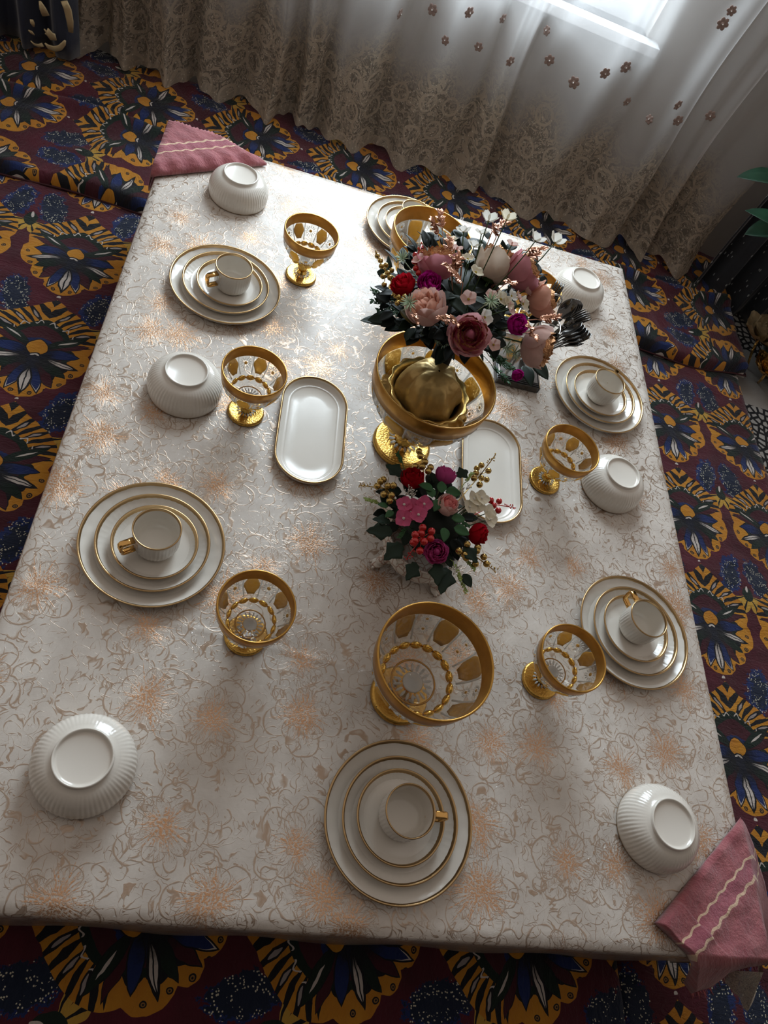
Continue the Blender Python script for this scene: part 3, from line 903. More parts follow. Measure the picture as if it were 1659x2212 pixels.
# ------------------------------------------------------------------ porcelain: plates, cups, bowls
def flutes(n, amp, z0, z1):
    def f(a, j, r, z):
        if z < z0 or z > z1 or r < .02: return 0
        return amp * (abs(math.cos(n * a / 2)) - .6)
    return f


def make_plate(name, R, H, nfl, label):
    t = thing(name, label, 'plate', group='gold rimmed porcelain plates and saucers')
    fr = R * .70
    outer = [(fr * .90, 0.0), (fr, 0.0), (fr + .004, .0022), (R * .86, H * .42), (R * .95, H * .70), (R - .0008, H - .002)]
    prof = outer
    Vo, Fo = lathe(prof, 144, lambda a, j, r, z: (.0007 * math.cos(nfl * a) if j in (3, 4) else 0), caps=False)
    inner = [(R - .0012, H - .0005), (R - .0035, H - .0012), (R - .0058, H - .0100), (R - .0085, H * .42), (R * .84, H * .27), (R * .72, .0048), (R * .4, .0042), (.001, .0040)]
    Vi, Fi = lathe(inner, 144, caps=False)
    mb = MB().add(Vo, Fo)
    b = len(mb.V); mb.add(Vi, Fi)
    mb.F += [((5 * 144) + i, (5 * 144) + (i + 1) % 144, b + (i + 1) % 144, b + i) for i in range(144)]
    mb.F.append(tuple(b + (len(inner) - 1) * 144 + i for i in range(144)))
    mb.F.append(tuple(range(144))[::-1])
    body = mb.obj('plate_body', 'porcelain', t)
    band = [(R - .0006, H - .0028), (R + .0004, H - .0006), (R - .0004, H + .0007), (R - .0026, H + .0004), (R - .0042, H - .0012), (R - .0064, H - .0098), (R - .0068, H - .0102)]
    Vb, Fb = lathe(band, 144, caps=False)
    MB().add(Vb, Fb).obj('gold_rim', 'gold_line', t)
    return t


dinner = make_plate('dinner_plate', .1325, .0215, 120, 'x')
salad = make_plate('salad_plate', .1035, .0205, 96, 'x')
saucer = make_plate('saucer', .0785, .0190, 80, 'x')


def make_cup():
    t = thing('teacup', 'x', 'cup', group='ribbed porcelain teacups with square gold handles')
    R, H = .0432, .064
    seg = 144
    outer = [(.030, 0), (.0315, 0), (.034, .003), (.0395, .010), (.0422, .020), (.0428, .035), (.043, .050), (R, .057), (R, H - .003)]
    Vo, Fo = lathe(outer, seg, lambda a, j, r, z: (.0009 * (abs(math.cos(20 * a)) - .6) if 3 <= j <= 6 else 0), caps=False)
    inner = [(R - .0004, H - .0012), (R - .0020, H - .0008), (R - .0026, H - .006), (.0400, .035), (.0390, .020), (.0350, .010), (.026, .0062), (.001, .0055)]
    Vi, Fi = lathe(inner, seg, caps=False)
    mb = MB().add(Vo, Fo); b = len(mb.V); mb.add(Vi, Fi); q = (len(outer) - 1) * seg
    mb.F += [(q + i, q + (i + 1) % seg, b + (i + 1) % seg, b + i) for i in range(seg)]
    mb.F.append(tuple(b + (len(inner) - 1) * seg + i for i in range(seg))); mb.F.append(tuple(range(seg))[::-1])
    mb.obj('cup_body', 'porcelain', t)
    MB().add(*lathe([(R + .0002, H - .0022), (R + .0005, H - .0004), (R - .0002, H + .0006), (R - .0018, H + .0005), (R - .0024, H - .0008), (R - .0030, H - .0052)], seg, caps=False)).obj('gold_rim', 'gold_line', t)
    # square strap handle along +X
    path = [(R - .002, .0), (R + .012, .0), (R + .0225, .0), (R + .0255, -.004), (R + .0252, -.015), (R + .0225, -.029), (R + .019, -.031), (R + .008, -.031), (R - .004, -.031)]
    pts = [Vector((x, 0, .052 + z)) for x, z in path]
    V = []; th, wd = .0032, .0062
    for k, p in enumerate(pts):
        d = (pts[min(k + 1, len(pts) - 1)] - pts[max(k - 1, 0)]).normalized(); n = Vector((-d.z, 0, d.x))
        for (a, c) in ((-1, -.7), (-1, .7), (-.6, 1), (.6, 1), (1, .7), (1, -.7), (.6, -1), (-.6, -1)):
            V.append(p + n * th * a + Vector((0, wd * c, 0)))
    Fc = grid_faces(8, len(pts), True) + [tuple(range(8))[::-1], tuple(range((len(pts) - 1) * 8, len(pts) * 8))]
    MB().add(V, Fc).obj('handle', 'gold_bright', t)
    return t


cup = make_cup()
stacks = [  # plate centre, cup centre, handle angle, words
    ((-.0735, 1.392), (-.0605, 1.391), math.atan2(-.028, -.036), 'at the far left setting'),
    ((-.0940, .6625), (-.0885, .6600), math.atan2(-.034, -.048), 'at the near left setting'),
    ((.4065, .2225), (.4060, .2263), math.atan2(.0, .06), 'at the near end of the table, beside no tray'),
    ((.9345, .6550), (.9326, .6600), math.atan2(.05, -.018), 'at the near right setting'),
    ((.9400, 1.3450), (.9360, 1.3380), math.atan2(.05, .03), 'at the far right setting'),
    ((.3900, 1.8150), (.3880, 1.8130), math.atan2(.05, .02), 'at the far end'),
]
stacks[2] = (*stacks[2][:3], 'at the near end')
for i, (pc, cc, ha, w) in enumerate(stacks):
    z = TZ + .0012
    place(dinner, i == 0, (pc[0], pc[1], z), i * .37, 'large gold-rimmed dinner plate, bottom of the stack ' + w)
    place(salad, i == 0, (pc[0] + .0005, pc[1], z + .0052), i * .5, 'mid-sized gold-rimmed plate, second of the stack ' + w)
    place(saucer, i == 0, (pc[0] * .35 + cc[0] * .65, pc[1] * .35 + cc[1] * .65, z + .0104), i * .6, 'small gold-rimmed saucer under the teacup ' + w)
    place(cup, i == 0, (cc[0], cc[1], z + .0152), ha, 'ribbed white teacup with gold handle ' + w)


def make_bowl():
    t = thing('soup_bowl', 'x', 'bowl', group='ribbed white bowls turned upside down')
    seg = 288
    outer = [(.0752, 0), (.0765, .0012), (.0778, .006), (.0788, .014), (.0790, .022), (.0765, .034), (.0705, .046), (.0620, .055), (.0530, .0605), (.0465, .0625), (.0452, .0645), (.0448, .0685), (.0432, .0697), (.0415, .0685), (.0408, .0650), (.036, .0636), (.001, .0632)]
    V, Fc = lathe(outer, seg, lambda a, j, r, z: (.00105 * (abs(math.cos(32 * a)) - .62) * (1 if 3 <= j <= 6 else .5) if 2 <= j <= 7 else 0), caps=False)
    inner = [(.0740, .0003), (.0755, .006), (.0762, .02), (.070, .042), (.058, .053), (.040, .0585), (.001, .0590)]
    Vi, Fi = lathe(inner, seg, caps=False)
    mb = MB().add(V, Fc); b = len(mb.V); mb.add(Vi, [f[::-1] for f in Fi])
    mb.F += [((i + 1) % seg, i, b + i, b + (i + 1) % seg) for i in range(seg)]
    q = (len(outer) - 1) * seg; mb.F.append(tuple(q + i for i in range(seg)))
    mb.F.append(tuple(b + (len(inner) - 1) * seg + i for i in range(seg))[::-1])
    mb.obj('bowl_body', 'porcelain', t)
    MB().add(*lathe([(.0742, -.0002), (.0757, -.0004), (.0768, .0006), (.0766, .0016)], seg // 2, caps=False)).obj('gold_rim', 'gold_line', t)
    return t


bowl = make_bowl()
for i, (x, y, w) in enumerate([(-.0965, 1.756, 'beside the pink towel on the far left corner'), (-.1075, 1.053, 'left of the oblong tray, by the table\'s left edge'),
                               (-.1150, .2555, 'alone on the near left corner of the table'), (.9215, 1.748, 'on the far right, behind the black cutlery'),
                               (.9370, 1.048, 'by the right edge, midway between two plate stacks'), (.9190, .2525, 'beside the pink towel on the near right corner')]):
    place(bowl, i == 0, (x, y, TZ + .0014), i * .3, 'upturned ribbed white bowl ' + w)


def make_tray(label):
    t = thing('serving_tray', label, 'tray', group='oblong porcelain trays')
    HW, HL, H = .0765, .149, .019
    n = 96

    def ring(off, z):
        out = []; w = HW - off; l = HL - HW
        for i in range(n):
            a = 2 * PI * i / n; cx, cy = math.cos(a), math.sin(a)
            out.append((w * cx, w * cy + (l if cy > 1e-6 else -l if cy < -1e-6 else 0), z))
        return out
    rings = [ring(.014, 0), ring(.010, .0), ring(.004, .006), ring(.0004, H - .001), ring(.0008, H), ring(.003, H), ring(.0045, H - .003), ring(.0085, .0100), ring(.0150, .0062), ring(.0185, .0056), ring(.0200, .0060), ring(.0212, .0046), ring(.0235, .0036), ring(.05, .0034)]
    V = [v for r in rings for v in r]
    Fc = grid_faces(n, len(rings), True) + [tuple(range(n))[::-1], tuple((len(rings) - 1) * n + i for i in range(n))]
    MB().add(V, Fc).obj('tray_body', 'porcelain', t)
    rg = [ring(-.0002, H - .0022), ring(-.0004, H), ring(.0010, H + .0008), ring(.0030, H + .0006), ring(.0044, H - .0022), ring(.0052, H - .0048)]
    V = [v for r in rg for v in r]
    MB().add(V, grid_faces(n, len(rg), True)).obj('gold_rim', 'gold_line', t)
    return t


tr = make_tray('x')
place(tr, True, (.1775, 1.0160, TZ + .0012), .006, 'oblong white tray with gold rim, left of the gold compote')
place(tr, False, (.6110, 1.0120, TZ + .0012), -.03, 'oblong white tray with gold rim, partly hidden behind the small bouquet')


# ------------------------------------------------------------------ pressed glass goblets
def interp(prof, z):
    for (r0, z0), (r1, z1) in zip(prof, prof[1:]):
        if z0 <= z <= z1: return r0 + (r1 - r0) * (z - z0) / max(1e-9, z1 - z0)
    return prof[-1][0] if z > prof[-1][1] else prof[0][0]


def patch(rf, pts, a0, out, thick, na=6, nz=5):
    """closed curved plate: pts = list of (z, half width in radians) rows"""
    z0, z1 = pts[0][0], pts[-1][0]; V = []
    for side in (0, 1):
        for j in range(nz + 1):
            z = z0 + (z1 - z0) * j / nz
            hw = interp([(w, zz) for zz, w in pts], z)
            for i in range(na + 1):
                a = a0 + hw * (2 * i / na - 1); r = rf(z) + out + (thick if side else 0)
                V.append((r * math.cos(a), r * math.sin(a), z))
    n = na + 1; m_ = nz + 1; Fc = [f[::-1] for f in grid_faces(n, m_)]
    Fc += [tuple(i + n * m_ for i in f) for f in grid_faces(n, m_)]
    ring = [i for i in range(n)] + [j * n + na for j in range(1, m_)] + [(m_ - 1) * n + i for i in range(na - 1, -1, -1)] + [j * n for j in range(m_ - 2, 0, -1)]
    for k in range(len(ring)):
        a, b = ring[k], ring[(k + 1) % len(ring)]; Fc.append((a, b, b + n * m_, a + n * m_))
    return V, Fc


def make_goblet(name, H, R, foot_r, s, npan, nbead, two, label, cat):
    """s = scale of stem; bowl from zb to H"""
    t = thing(name, label, cat)
    zb = H * .37          # underside of bowl
    bead_r, bead_z = R * .62, zb + (H - zb) * .20
    band_z = H - (H - zb) * .28
    outer = [(s * .016, zb), (R * .42, zb + (H - zb) * .055), (bead_r, bead_z), (R * .80, zb + (H - zb) * .36), (R * .915, zb + (H - zb) * .54), (R * .965, band_z), (R * .985, H - (H - zb) * .13), (R, H)]
    rf = lambda z: interp(outer, z)
    th = .0022 * (s ** .5)
    inner = [(r - th, z + (th if k < 3 else 0)) for k, (r, z) in enumerate(outer)]
    inner[0] = (.0005, zb + th * 1.6)
    seg = 72
    prof = outer + inner[::-1]
    V, Fc = lathe(prof, seg, caps=False)
    MB().add(V, Fc).obj('glass_bowl', 'glass', t)
    # amber gold band at the rim, inside and outside
    bz = band_z
    band = [(rf(bz) - th - .0006, bz), (rf(bz) + .0008, bz), (rf((bz + H) / 2) + .0012, (bz + H) / 2), (R + .0008, H - .001), (R, H + .0009), (R - th, H + .0008), (R - th - .0008, H - .001), (rf((bz + H) / 2) - th - .0008, (bz + H) / 2), (rf(bz) - th - .0006, bz)]
    MB().add(*lathe(band, seg, caps=False)).obj('gold_rim_band', 'rim', t)
    # clear bead line under the band
    MB().add(*tube([(rf(bz - .001) * math.cos(2 * PI * i / 60), rf(bz - .001) * math.sin(2 * PI * i / 60), bz - .001) for i in range(60)], .0011 * s, 6, True)).obj('glass_ring', 'cut', t)
    z0, z1 = bead_z + (H - zb) * .10, bz - .004 * s
    hwid = PI / npan * .80 / 2 * 2
    dz = z1 - z0
    rib_m = mesh('cut_rib', *tube([(rf(z) + .0006, 0, z) for z in (bead_z + .006 * s, z0 + dz * .3, z0 + dz * .7, bz)], .0013 * s, 5)); rib_m.materials.append(M['cut'])
    for k in range(npan * 2): link('cut_rib', rib_m, None, t, rot=(0, 0, PI * (k + .5) / npan))
    hw = PI / (2 * npan) * .93
    pan_m = daisy_m = None
    for k in range(npan * 2):
        a = PI * k / npan
        if k % 2 == 0:
            if pan_m is None:
                pts = [(z0, hw * .55), (z0 + dz * .22, hw * .95), (z0 + dz * .82, hw * .98), (z1, hw * .72)] if two else \
                      [(z0, hw * .50), (z0 + dz * .42, hw), (z0 + dz * .58, hw), (z1, hw * .52)]
                pan_m = mesh('gold_panel', *patch(rf, pts, 0, .0004, .0009, 6, 8)); pan_m.materials.append(M['panel'])
            link('gold_panel', pan_m, None, t, rot=(0, 0, a))
        else:
            if daisy_m is None:
                mb = MB(); studs = MB()
                for zc in ((z0 + dz * .28, z0 + dz * .74) if two else (z0 + dz * .52,)):
                    rr = dz * (.22 if two else .42); r0 = rf(zc)
                    sl = (rf(zc + .003) - rf(zc - .003)) / .006
                    T = Vector((sl, 0, 1)).normalized(); Nn = Vector((1, 0, -sl)).normalized(); Bv = Vector((0, 1, 0))
                    ct = Vector((r0 + .0006, 0, zc))
                    rot = Matrix((T, Bv, Nn)).transposed()
                    for q in range(14):
                        b = 2 * PI * q / 14
                        d = T * math.cos(b) + Bv * math.sin(b)
                        rt = rot @ Matrix.Rotation(b, 3, 'Z')
                        mb.add(*ball(ct + d * rr * .72, rr * .30, rr * .085, .0010, 5, 4, rt))
                    studs.add(*ball(ct, rr * .27, rr * .27, .0013, 10, 6, rot))
                daisy_m = mb.mesh('daisy'); daisy_m.materials.append(M['cut']); stud_m = studs.mesh('gold_stud'); stud_m.materials.append(M['panel'])
            o = link('daisy', daisy_m, None, t, rot=(0, 0, a)); link('gold_stud', stud_m, None, o)
    # gold beads round the bowl base
    brm = mesh('gold_bead', *ball((bead_r - .0002, 0, bead_z), .0042 * s, bead_r * PI / nbead * 1.04, .0074 * s, 12, 9)); brm.materials.append(M['gold_smooth'])
    for k in range(nbead): link('gold_bead', brm, None, t, rot=(0, 0, 2 * PI * k / nbead))
    # amber ring in the bowl floor
    MB().add(*tube([(R * .40 * math.cos(2 * PI * i / 48), R * .40 * math.sin(2 * PI * i / 48), zb + (H - zb) * .065) for i in range(48)], .0013 * s, 6, True)).obj('amber_ring', 'rim', t)
    # floor flutes
    ff = MB()
    for q in range(18):
        a = 2 * PI * q / 18
        ff.add(*ball((R * .28 * math.cos(a), R * .28 * math.sin(a), zb + .004 * s), R * .085, R * .028, .0014 * s, 6, 5, Matrix.Rotation(a, 3, 'Z')))
    ff.obj('floor_flutes', 'cut', t)
    MB().add(*lathe([(R * .10, zb + .0036 * s), (R * .175, zb + .0040 * s), (R * .19, zb + .0052 * s), (R * .17, zb + .0062 * s), (R * .13, zb + .0052 * s), (R * .02, zb + .0048 * s)], 32)).obj('glass_well', 'cut', t)
    # stem with knop
    st = [(s * .012, .012 * s), (s * .0085, .019 * s), (s * .0125, zb * .50), (s * .0125, zb * .58), (s * .0085, zb * .80), (s * .0105, zb * 1.0), (s * .0060, zb + .0006)]
    V, Fc = lathe(st, 10, caps=True)
    MB().add(V, Fc).obj('stem', 'gold_smooth', t, smooth=False)
    # foot: gold dished disc with clear centre
    fr = foot_r
    foot = [(fr - .004, 0), (fr, .001), (fr + .0004, .0035 * s), (fr - .001, .006 * s), (fr * .93, .0085 * s), (fr * .88, .0078 * s), (fr * .50, .0118 * s), (fr * .46, .0105 * s)]
    MB().add(*lathe(foot, 72, caps=True)).obj('foot', 'gold_foot', t)
    ce = MB()
    for q in range(16):
        a = 2 * PI * q / 16
        ce.add(*ball((fr * .42 * math.cos(a), fr * .42 * math.sin(a), .0128 * s), fr * .12, fr * .05, .0016 * s, 6, 5, Matrix.Rotation(a, 3, 'Z')))
    ce.obj('foot_flutes', 'cut', t)
    return t


gob = make_goblet('goblet', .1400, .0670, .0400, 1.0, 6, 14, False, 'x', 'goblet')
GG = 'small crystal goblets with gold rims'
for i, (x, y, w) in enumerate([(.1025, 1.511, 'at the far left, beyond the plate stack'), (.0290, 1.030, 'between the upturned bowl and the oblong tray'),
                               (.1035, .5150, 'nearest on the left, right of the plate stack'), (.7565, 1.024, 'midway on the right, beside the right-hand tray'),
                               (.7030, .5150, 'nearest on the right, overlapping the plate stack'), (.7150, 1.560, 'mostly hidden behind the large bouquet')]):
    place(gob, i == 0, (x, y, TZ + .0012), .35 * i, 'crystal goblet with gold rim, ' + w, GG)
comp = make_goblet('compote', .2060, .1030, .0560, 1.45, 7, 18, True, 'x', 'compote')
place(comp, True, (.4030, .4420, TZ + .0012), .2, 'tall empty crystal compote with gold rim, between small bouquet and near plates', 'crystal compotes with gold rims')
place(comp, False, (.3920, 1.5450, TZ + .0012), .1, 'tall crystal compote with gold rim, far one behind the large bouquet', 'crystal compotes with gold rims')
big = make_goblet('compote', .2400, .1310, .0690, 1.7, 7, 20, True, 'largest crystal compote with gold rim, holding the gold basket of flowers', 'compote')
big.location = (.3900, 1.0370, TZ + .0012)
big.rotation_euler = (0, 0, .5); big['group'] = 'crystal compotes with gold rims'


# ------------------------------------------------------------------ flower building blocks (shared meshes)
def petal_mesh(name, R, r0, r1, h, hw, curl, mats, n=7, mrows=6, edge=None, wave=0.0):
    """patch of a cup: radius r0 at the foot to r1 at the lip, height h, half width hw (rad)"""
    V = []
    for j in range(mrows + 1):
        v = j / mrows
        wv = hw * (math.sin(PI * (.18 + .72 * v)) ** .7)
        rad = r1 * math.sin(PI * (.10 + (.62 - curl / R) * v)) ** .75 + R * .10 * max(0, v - .85) * 4 * .6
        z = h * (v ** 1.15) - curl * max(0, v - .8) * .6
        for i in range(n + 1):
            u = 2 * i / n - 1
            a = wv * u
            rr = rad * (1 + .07 * u) + wave * math.sin(9 * u + 2) * v
            zz = z - h * .10 * (abs(u) ** 2.5) * v + wave * math.cos(7 * u) * v
            V.append((rr * math.cos(a), rr * math.sin(a), zz))
    me = mesh(name, V, grid_faces(n + 1, mrows + 1))
    for m_ in mats: me.materials.append(M[m_])
    if len(mats) > 1:
        nf = len(me.polygons)
        me.polygons.foreach_set('material_index', [1 if k >= nf - n else 0 for k in range(nf)])
    return me


_cache = {}


def rose_parts(col, R, inner=None, glit=False, tight=0.5, rings=None):
    key = (col, round(R, 4), inner, glit, tight)
    if key in _cache: return _cache[key]
    rings = rings or [(3, .16, .26, 1.34), (4, .30, .44, 1.36), (5, .44, .62, 1.34), (5, .58, .80, 1.26), (5, .70, 1.0, 1.12)]
    out = []
    for k, (n, a, b, h) in enumerate(rings):
        m_ = inner if (inner and k < 3) else col
        b2 = b if k < 3 else b * (1 - tight * .16)
        mats = [m_, 'glitter'] if glit and k in (0, 1, 2, 3) else [m_]
        me = petal_mesh('petal', R, R * a * .45, R * b2, R * h, (2 * PI / n) * .72, R * (.06 + .10 * (1 - tight) if k > 2 else 0), mats, wave=R * .025)
        out.append((n, me))
    _cache[key] = out
    return out


def orient(o, d, spin=0.0):
    q = Vector(d).normalized().to_track_quat('Z', 'Y')
    o.rotation_euler = (q.to_matrix() @ Matrix.Rotation(spin, 3, 'Z')).to_euler()


def stem_to(mb, o_loc, d, target, spin, r=.0016):
    """adds a stem from the flower's foot (local origin) to target, in the flower's own axes"""
    R3 = Vector(d).normalized().to_track_quat('Z', 'Y').to_matrix() @ Matrix.Rotation(spin, 3, 'Z')
    L = R3.transposed() @ (Vector(target) - Vector(o_loc))
    p = [Vector((0, 0, 0)), Vector((0, 0, -L.length * .25)), L * .55 + Vector((0, 0, -L.length * .15)), L]
    P = [((1 - t) ** 3) * p[0] + 3 * t * (1 - t) ** 2 * p[1] + 3 * t * t * (1 - t) * p[2] + t ** 3 * p[3] for t in [k / 6 for k in range(7)]]
    mb.add(*tube(P, r, 5))


def rose(parent, p, d, R, col, inner=None, glit=False, tight=.5, name='rose', target=None, lab=None):
    base = Vector(p) - Vector(d).normalized() * R * .6
    mb = MB().add(*ball((0, 0, R * .25), R * .40, R * .40, R * .35, 10, 6))
    sp = rnd.uniform(0, 6); stem_to(mb, base, d, target, sp)
    o = mb.obj(name, 'stem', parent, loc=base); orient(o, d, sp)
    if lab: o['label'] = lab
    hb = _cache.get(('h', inner or col, round(R, 4)))
    if hb is None:
        hb = mesh('heart', *ball((0, 0, R * .70), R * .30, R * .30, R * .52, 14, 10)); hb.materials.append(M[inner or col]); _cache[('h', inner or col, round(R, 4))] = hb
    link('heart', hb, None, o)
    for k, (n, me) in enumerate(rose_parts(col, R, inner, glit, tight)):
        for i in range(n):
            link('petal', me, None, o, rot=(0, 0, 2 * PI * i / n + k * .7))
    return o


def floret_mesh(col, R, n, cup=.35, notch=False):
    key = ('f', col, round(R, 4), n, cup)
    if key in _cache: return _cache[key]
    V = []
    for j in range(6):
        v = j / 5
        for i in range(6):
            u = 2 * i / 5 - 1
            w = R * (.57 if n == 4 else .56) * math.sin(PI * min(1, .05 + .87 * v ** 1.25)) ** .8
            x = R * (.08 + .95 * v - .10 * v * u * u); y = w * u
            V.append((x, y, R * (cup * v ** 1.6 + .10 * abs(u) * v) + R * .04 * math.sin(5 * u + 3 * v)))
    me = mesh('petal', V, grid_faces(6, 6)); me.materials.append(M[col])
    _cache[key] = me; return me


def blossom(parent, p, d, R, col, n=5, cup=.45, target=None, centre='yellow', name='blossom'):
    base = Vector(p)
    mb = MB().add(*ball((0, 0, R * .08), R * .17, R * .17, R * .14, 8, 6))
    sp = rnd.uniform(0, 6); o = mb.obj(name, centre, parent, loc=base); orient(o, d, sp)
    if target is not None:
        ms = MB(); stem_to(ms, base, d, target, sp, .0011); ms.obj('stem', 'stem', o)
    me = floret_mesh(col, R, n, cup)
    for i in range(n): link('petal', me, None, o, rot=(0, 0, 2 * PI * i / n))
    return o


def leaf_mesh(L, W, mat, fold_=.25, droop=.15, lobes=0):
    key = ('l', round(L, 4), round(W, 4), mat, fold_, droop, lobes)
    if key in _cache: return _cache[key]
    V = []; n = 8
    for j in range(n + 1):
        v = j / n
        w = W * (math.sin(PI * v ** .8) ** .8) * (1 + (.28 * math.cos(lobes * PI * v * 2) if lobes else 0))
        for i, u in enumerate((-1, -.5, 0, .5, 1)):
            V.append((L * v + (abs(u) * L * .03 if lobes else 0), w * u, -droop * L * v * v + fold_ * w * abs(u) + .0006))
    b = len(V)
    V += [(x, y, z - .0009) for x, y, z in V[:b]]
    Fc = grid_faces(5, n + 1); Fc += [tuple(i + b for i in f[::-1]) for f in grid_faces(5, n + 1)]
    ed = [j * 5 for j in range(n + 1)]; ed2 = [j * 5 + 4 for j in range(n + 1)]
    Fc += [(ed[j], ed[j + 1], ed[j + 1] + b, ed[j] + b) for j in range(n)] + [(ed2[j + 1], ed2[j], ed2[j] + b, ed2[j + 1] + b) for j in range(n)]
    me = mesh('leaf', V, Fc); me.materials.append(M[mat]); _cache[key] = me
    return me


def leaf(parent, p, direction, L, W, mat, roll=0.0, lobes=0, name='leaf'):
    o = link(name, leaf_mesh(L, W, mat, lobes=lobes), None, parent, loc=p)
    d = Vector(direction).normalized()
    up = Vector((0, 0, 1)); y = up.cross(d)
    if y.length < 1e-3: y = Vector((0, 1, 0))
    y.normalize(); z = d.cross(y)
    R3 = Matrix((d, y, z)).transposed() @ Matrix.Rotation(roll, 3, 'X')
    o.rotation_euler = R3.to_euler(); return o


def berries(parent, pts, r, mat, target, tip=None, name='berry_spray', stemmat='stem'):
    """pts: world points relative to parent"""
    c = sum((Vector(p) for p in pts), Vector()) / len(pts)
    mb = MB()
    T = Vector(target) - c
    mb.add(*tube([Vector((0, 0, 0)), T * .5 + Vector((0, 0, .006)), T], .0012, 5))
    for p in pts: mb.add(*tube([Vector((0, 0, 0)), (Vector(p) - c)], .0008, 4))
    if tip is not None:
        tp = Vector(tip) - c
        mb.add(*tube([Vector((0, 0, 0)), tp * .6, tp], .0012, 5))
        for q in range(12):
            b = tp * (.55 + .45 * q / 11); dv = Vector((rnd.uniform(-1, 1), rnd.uniform(-1, 1), rnd.uniform(-.3, 1))) * .005
            mb.add(*ball(b + dv, .0026, .0014, .0014, 6, 4, dv.normalized().to_track_quat('X', 'Z').to_matrix()))
    o = mb.obj(name, mat if tip is not None else stemmat, parent, loc=c)
    bm_ = _cache.get(('b', mat, r))
    if bm_ is None:
        bm_ = mesh('berry', *ball((0, 0, 0), r, seg=12, rings=8)); bm_.materials.append(M[mat]); _cache[('b', mat, r)] = bm_
    for p in pts: link('berry', bm_, None, o, loc=Vector(p) - c)
    return o


def sprig(parent, p, d, L, mat, n=9, lw=.0035, ll=.011, target=None, name='leaf_sprig'):
    d = Vector(d).normalized(); mb = MB()
    sd = d.cross(Vector((0, 0, 1))); sd = sd.normalized() if sd.length > .01 else Vector((1, 0, 0))
    pts = [d * L * k / 5 + sd * .10 * L * math.sin(k) for k in range(6)]
    mb.add(*tube(pts, .0009, 5))
    if target is not None: mb.add(*tube([Vector((0, 0, 0)), (Vector(target) - Vector(p)) * .5, Vector(target) - Vector(p)], .0009, 4))
    lm_ = leaf_mesh(ll, lw, mat); lv = [v.co.copy() for v in lm_.vertices]; lf = [tuple(f.vertices) for f in lm_.polygons]
    for k in range(n):
        b = d * L * (.15 + .85 * k / (n - 1)); sgn = 1 if k % 2 else -1
        dr = (d * .7 + sd * sgn * rnd.uniform(.4, 1.0) + Vector((0, 0, rnd.uniform(-.3, .6)))).normalized()
        R3 = dr.to_track_quat('X', 'Z').to_matrix()
        mb.add([R3 @ (v * rnd.uniform(.8, 1.2)) + b for v in lv], lf)
    return mb.obj(name, mat, parent, loc=p)


def needles(parent, p, d, R, mat, n=20, target=None, name='spiky_sprig'):
    mb = MB(); d = Vector(d).normalized(); R3 = d.to_track_quat('Z', 'Y').to_matrix()
    for k in range(n):
        a = 2 * PI * k / n; el = .25 + .5 * (k % 3) / 2
        v = R3 @ Vector((math.cos(a) * math.cos(el), math.sin(a) * math.cos(el), math.sin(el)))
        mb.add(*tube([v * R * .1, v * R * .6, v * R], [.0006, .0011, .0004], 5))
    if target is not None: mb.add(*tube([Vector((0, 0, 0)), (Vector(target) - Vector(p)) * .5, Vector(target) - Vector(p)], .0010, 4))
    return mb.obj(name, mat, parent, loc=p)


def dome_hit(px, py, cx, cy, ztop, k):
    best = None
    for n in range(120):          # first crossing of the ray with the dome, from above
        z = ztop - .0025 * n
        p = at(px, py, z); e = z - (ztop - k * ((p.x - cx) ** 2 + (p.y - cy) ** 2))
        if best is None or abs(e) < best[0]: best = (abs(e), z)
        if e <= 0: break
    return at(px, py, best[1])


# ------------------------------------------------------------------ large bouquet in gold basket
BX, BY = .390, 1.037
bz0 = TZ + .0012 + .101
bk = thing('gold_basket', 'embossed gold flower basket standing inside the largest crystal compote', 'flower pot', (BX, BY + .008, bz0))
prof = [(.050, 0), (.056, .001), (.060, .010), (.070, .022), (.090, .034), (.098, .048), (.093, .060), (.082, .067), (.080, .076), (.088, .086), (.090, .090), (.087, .091), (.076, .080), (.072, .066), (.080, .050), (.060, .020), (.03, .008)]
V, Fc = lathe(prof, 112, lambda a, j, r, z: (.0045 * abs(math.cos(14 * a)) if 3 <= j <= 6 else (.003 * math.cos(14 * a) if 9 <= j <= 11 else 0)))
MB().add(V, Fc).obj('basket_body', 'basket', bk)
bead = mesh('scroll_bead', *ball((.0990, 0, .048), .0050, .0070, .011, 8, 7)); bead.materials.append(M['basket'])
for k in range(28): link('scroll_bead', bead, None, bk, rot=(0, 0, 2 * PI * k / 28))
wr = MB()
Vw, Fw = lathe([(.066, .058), (.070, .068), (.070, .080), (.066, .096), (.058, .116), (.046, .136), (.030, .148), (.002, .150)], 72,
               lambda a, j, r, z: (.0055 * math.sin(6 * a + .7 * j) + .002 * math.sin(13 * a + j)) * min(1, r / .05), caps=False)
wr.add(Vw, Fw).obj('wrapping_paper', 'paper', bk)
bq = thing('flower_bouquet', 'large bouquet of pink, cream and magenta silk flowers in the gold basket', 'bouquet', (BX, BY, bz0 + .06))
BO = Vector((BX, BY, bz0 + .06)); TG = at(985, 705, .70) - BO
D1 = (.372, 1.060, .870, 2.6)


def L1(px, py, dz=0.0):
    return dome_hit(px, py, D1[0], D1[1], D1[2] + dz, D1[3]) - BO


def N1(p, tilt=None):
    n = Vector((p.x + BO.x - D1[0], p.y + BO.y - D1[1], .10))
    if tilt is not None: n = Vector(tilt)
    return n.normalized()


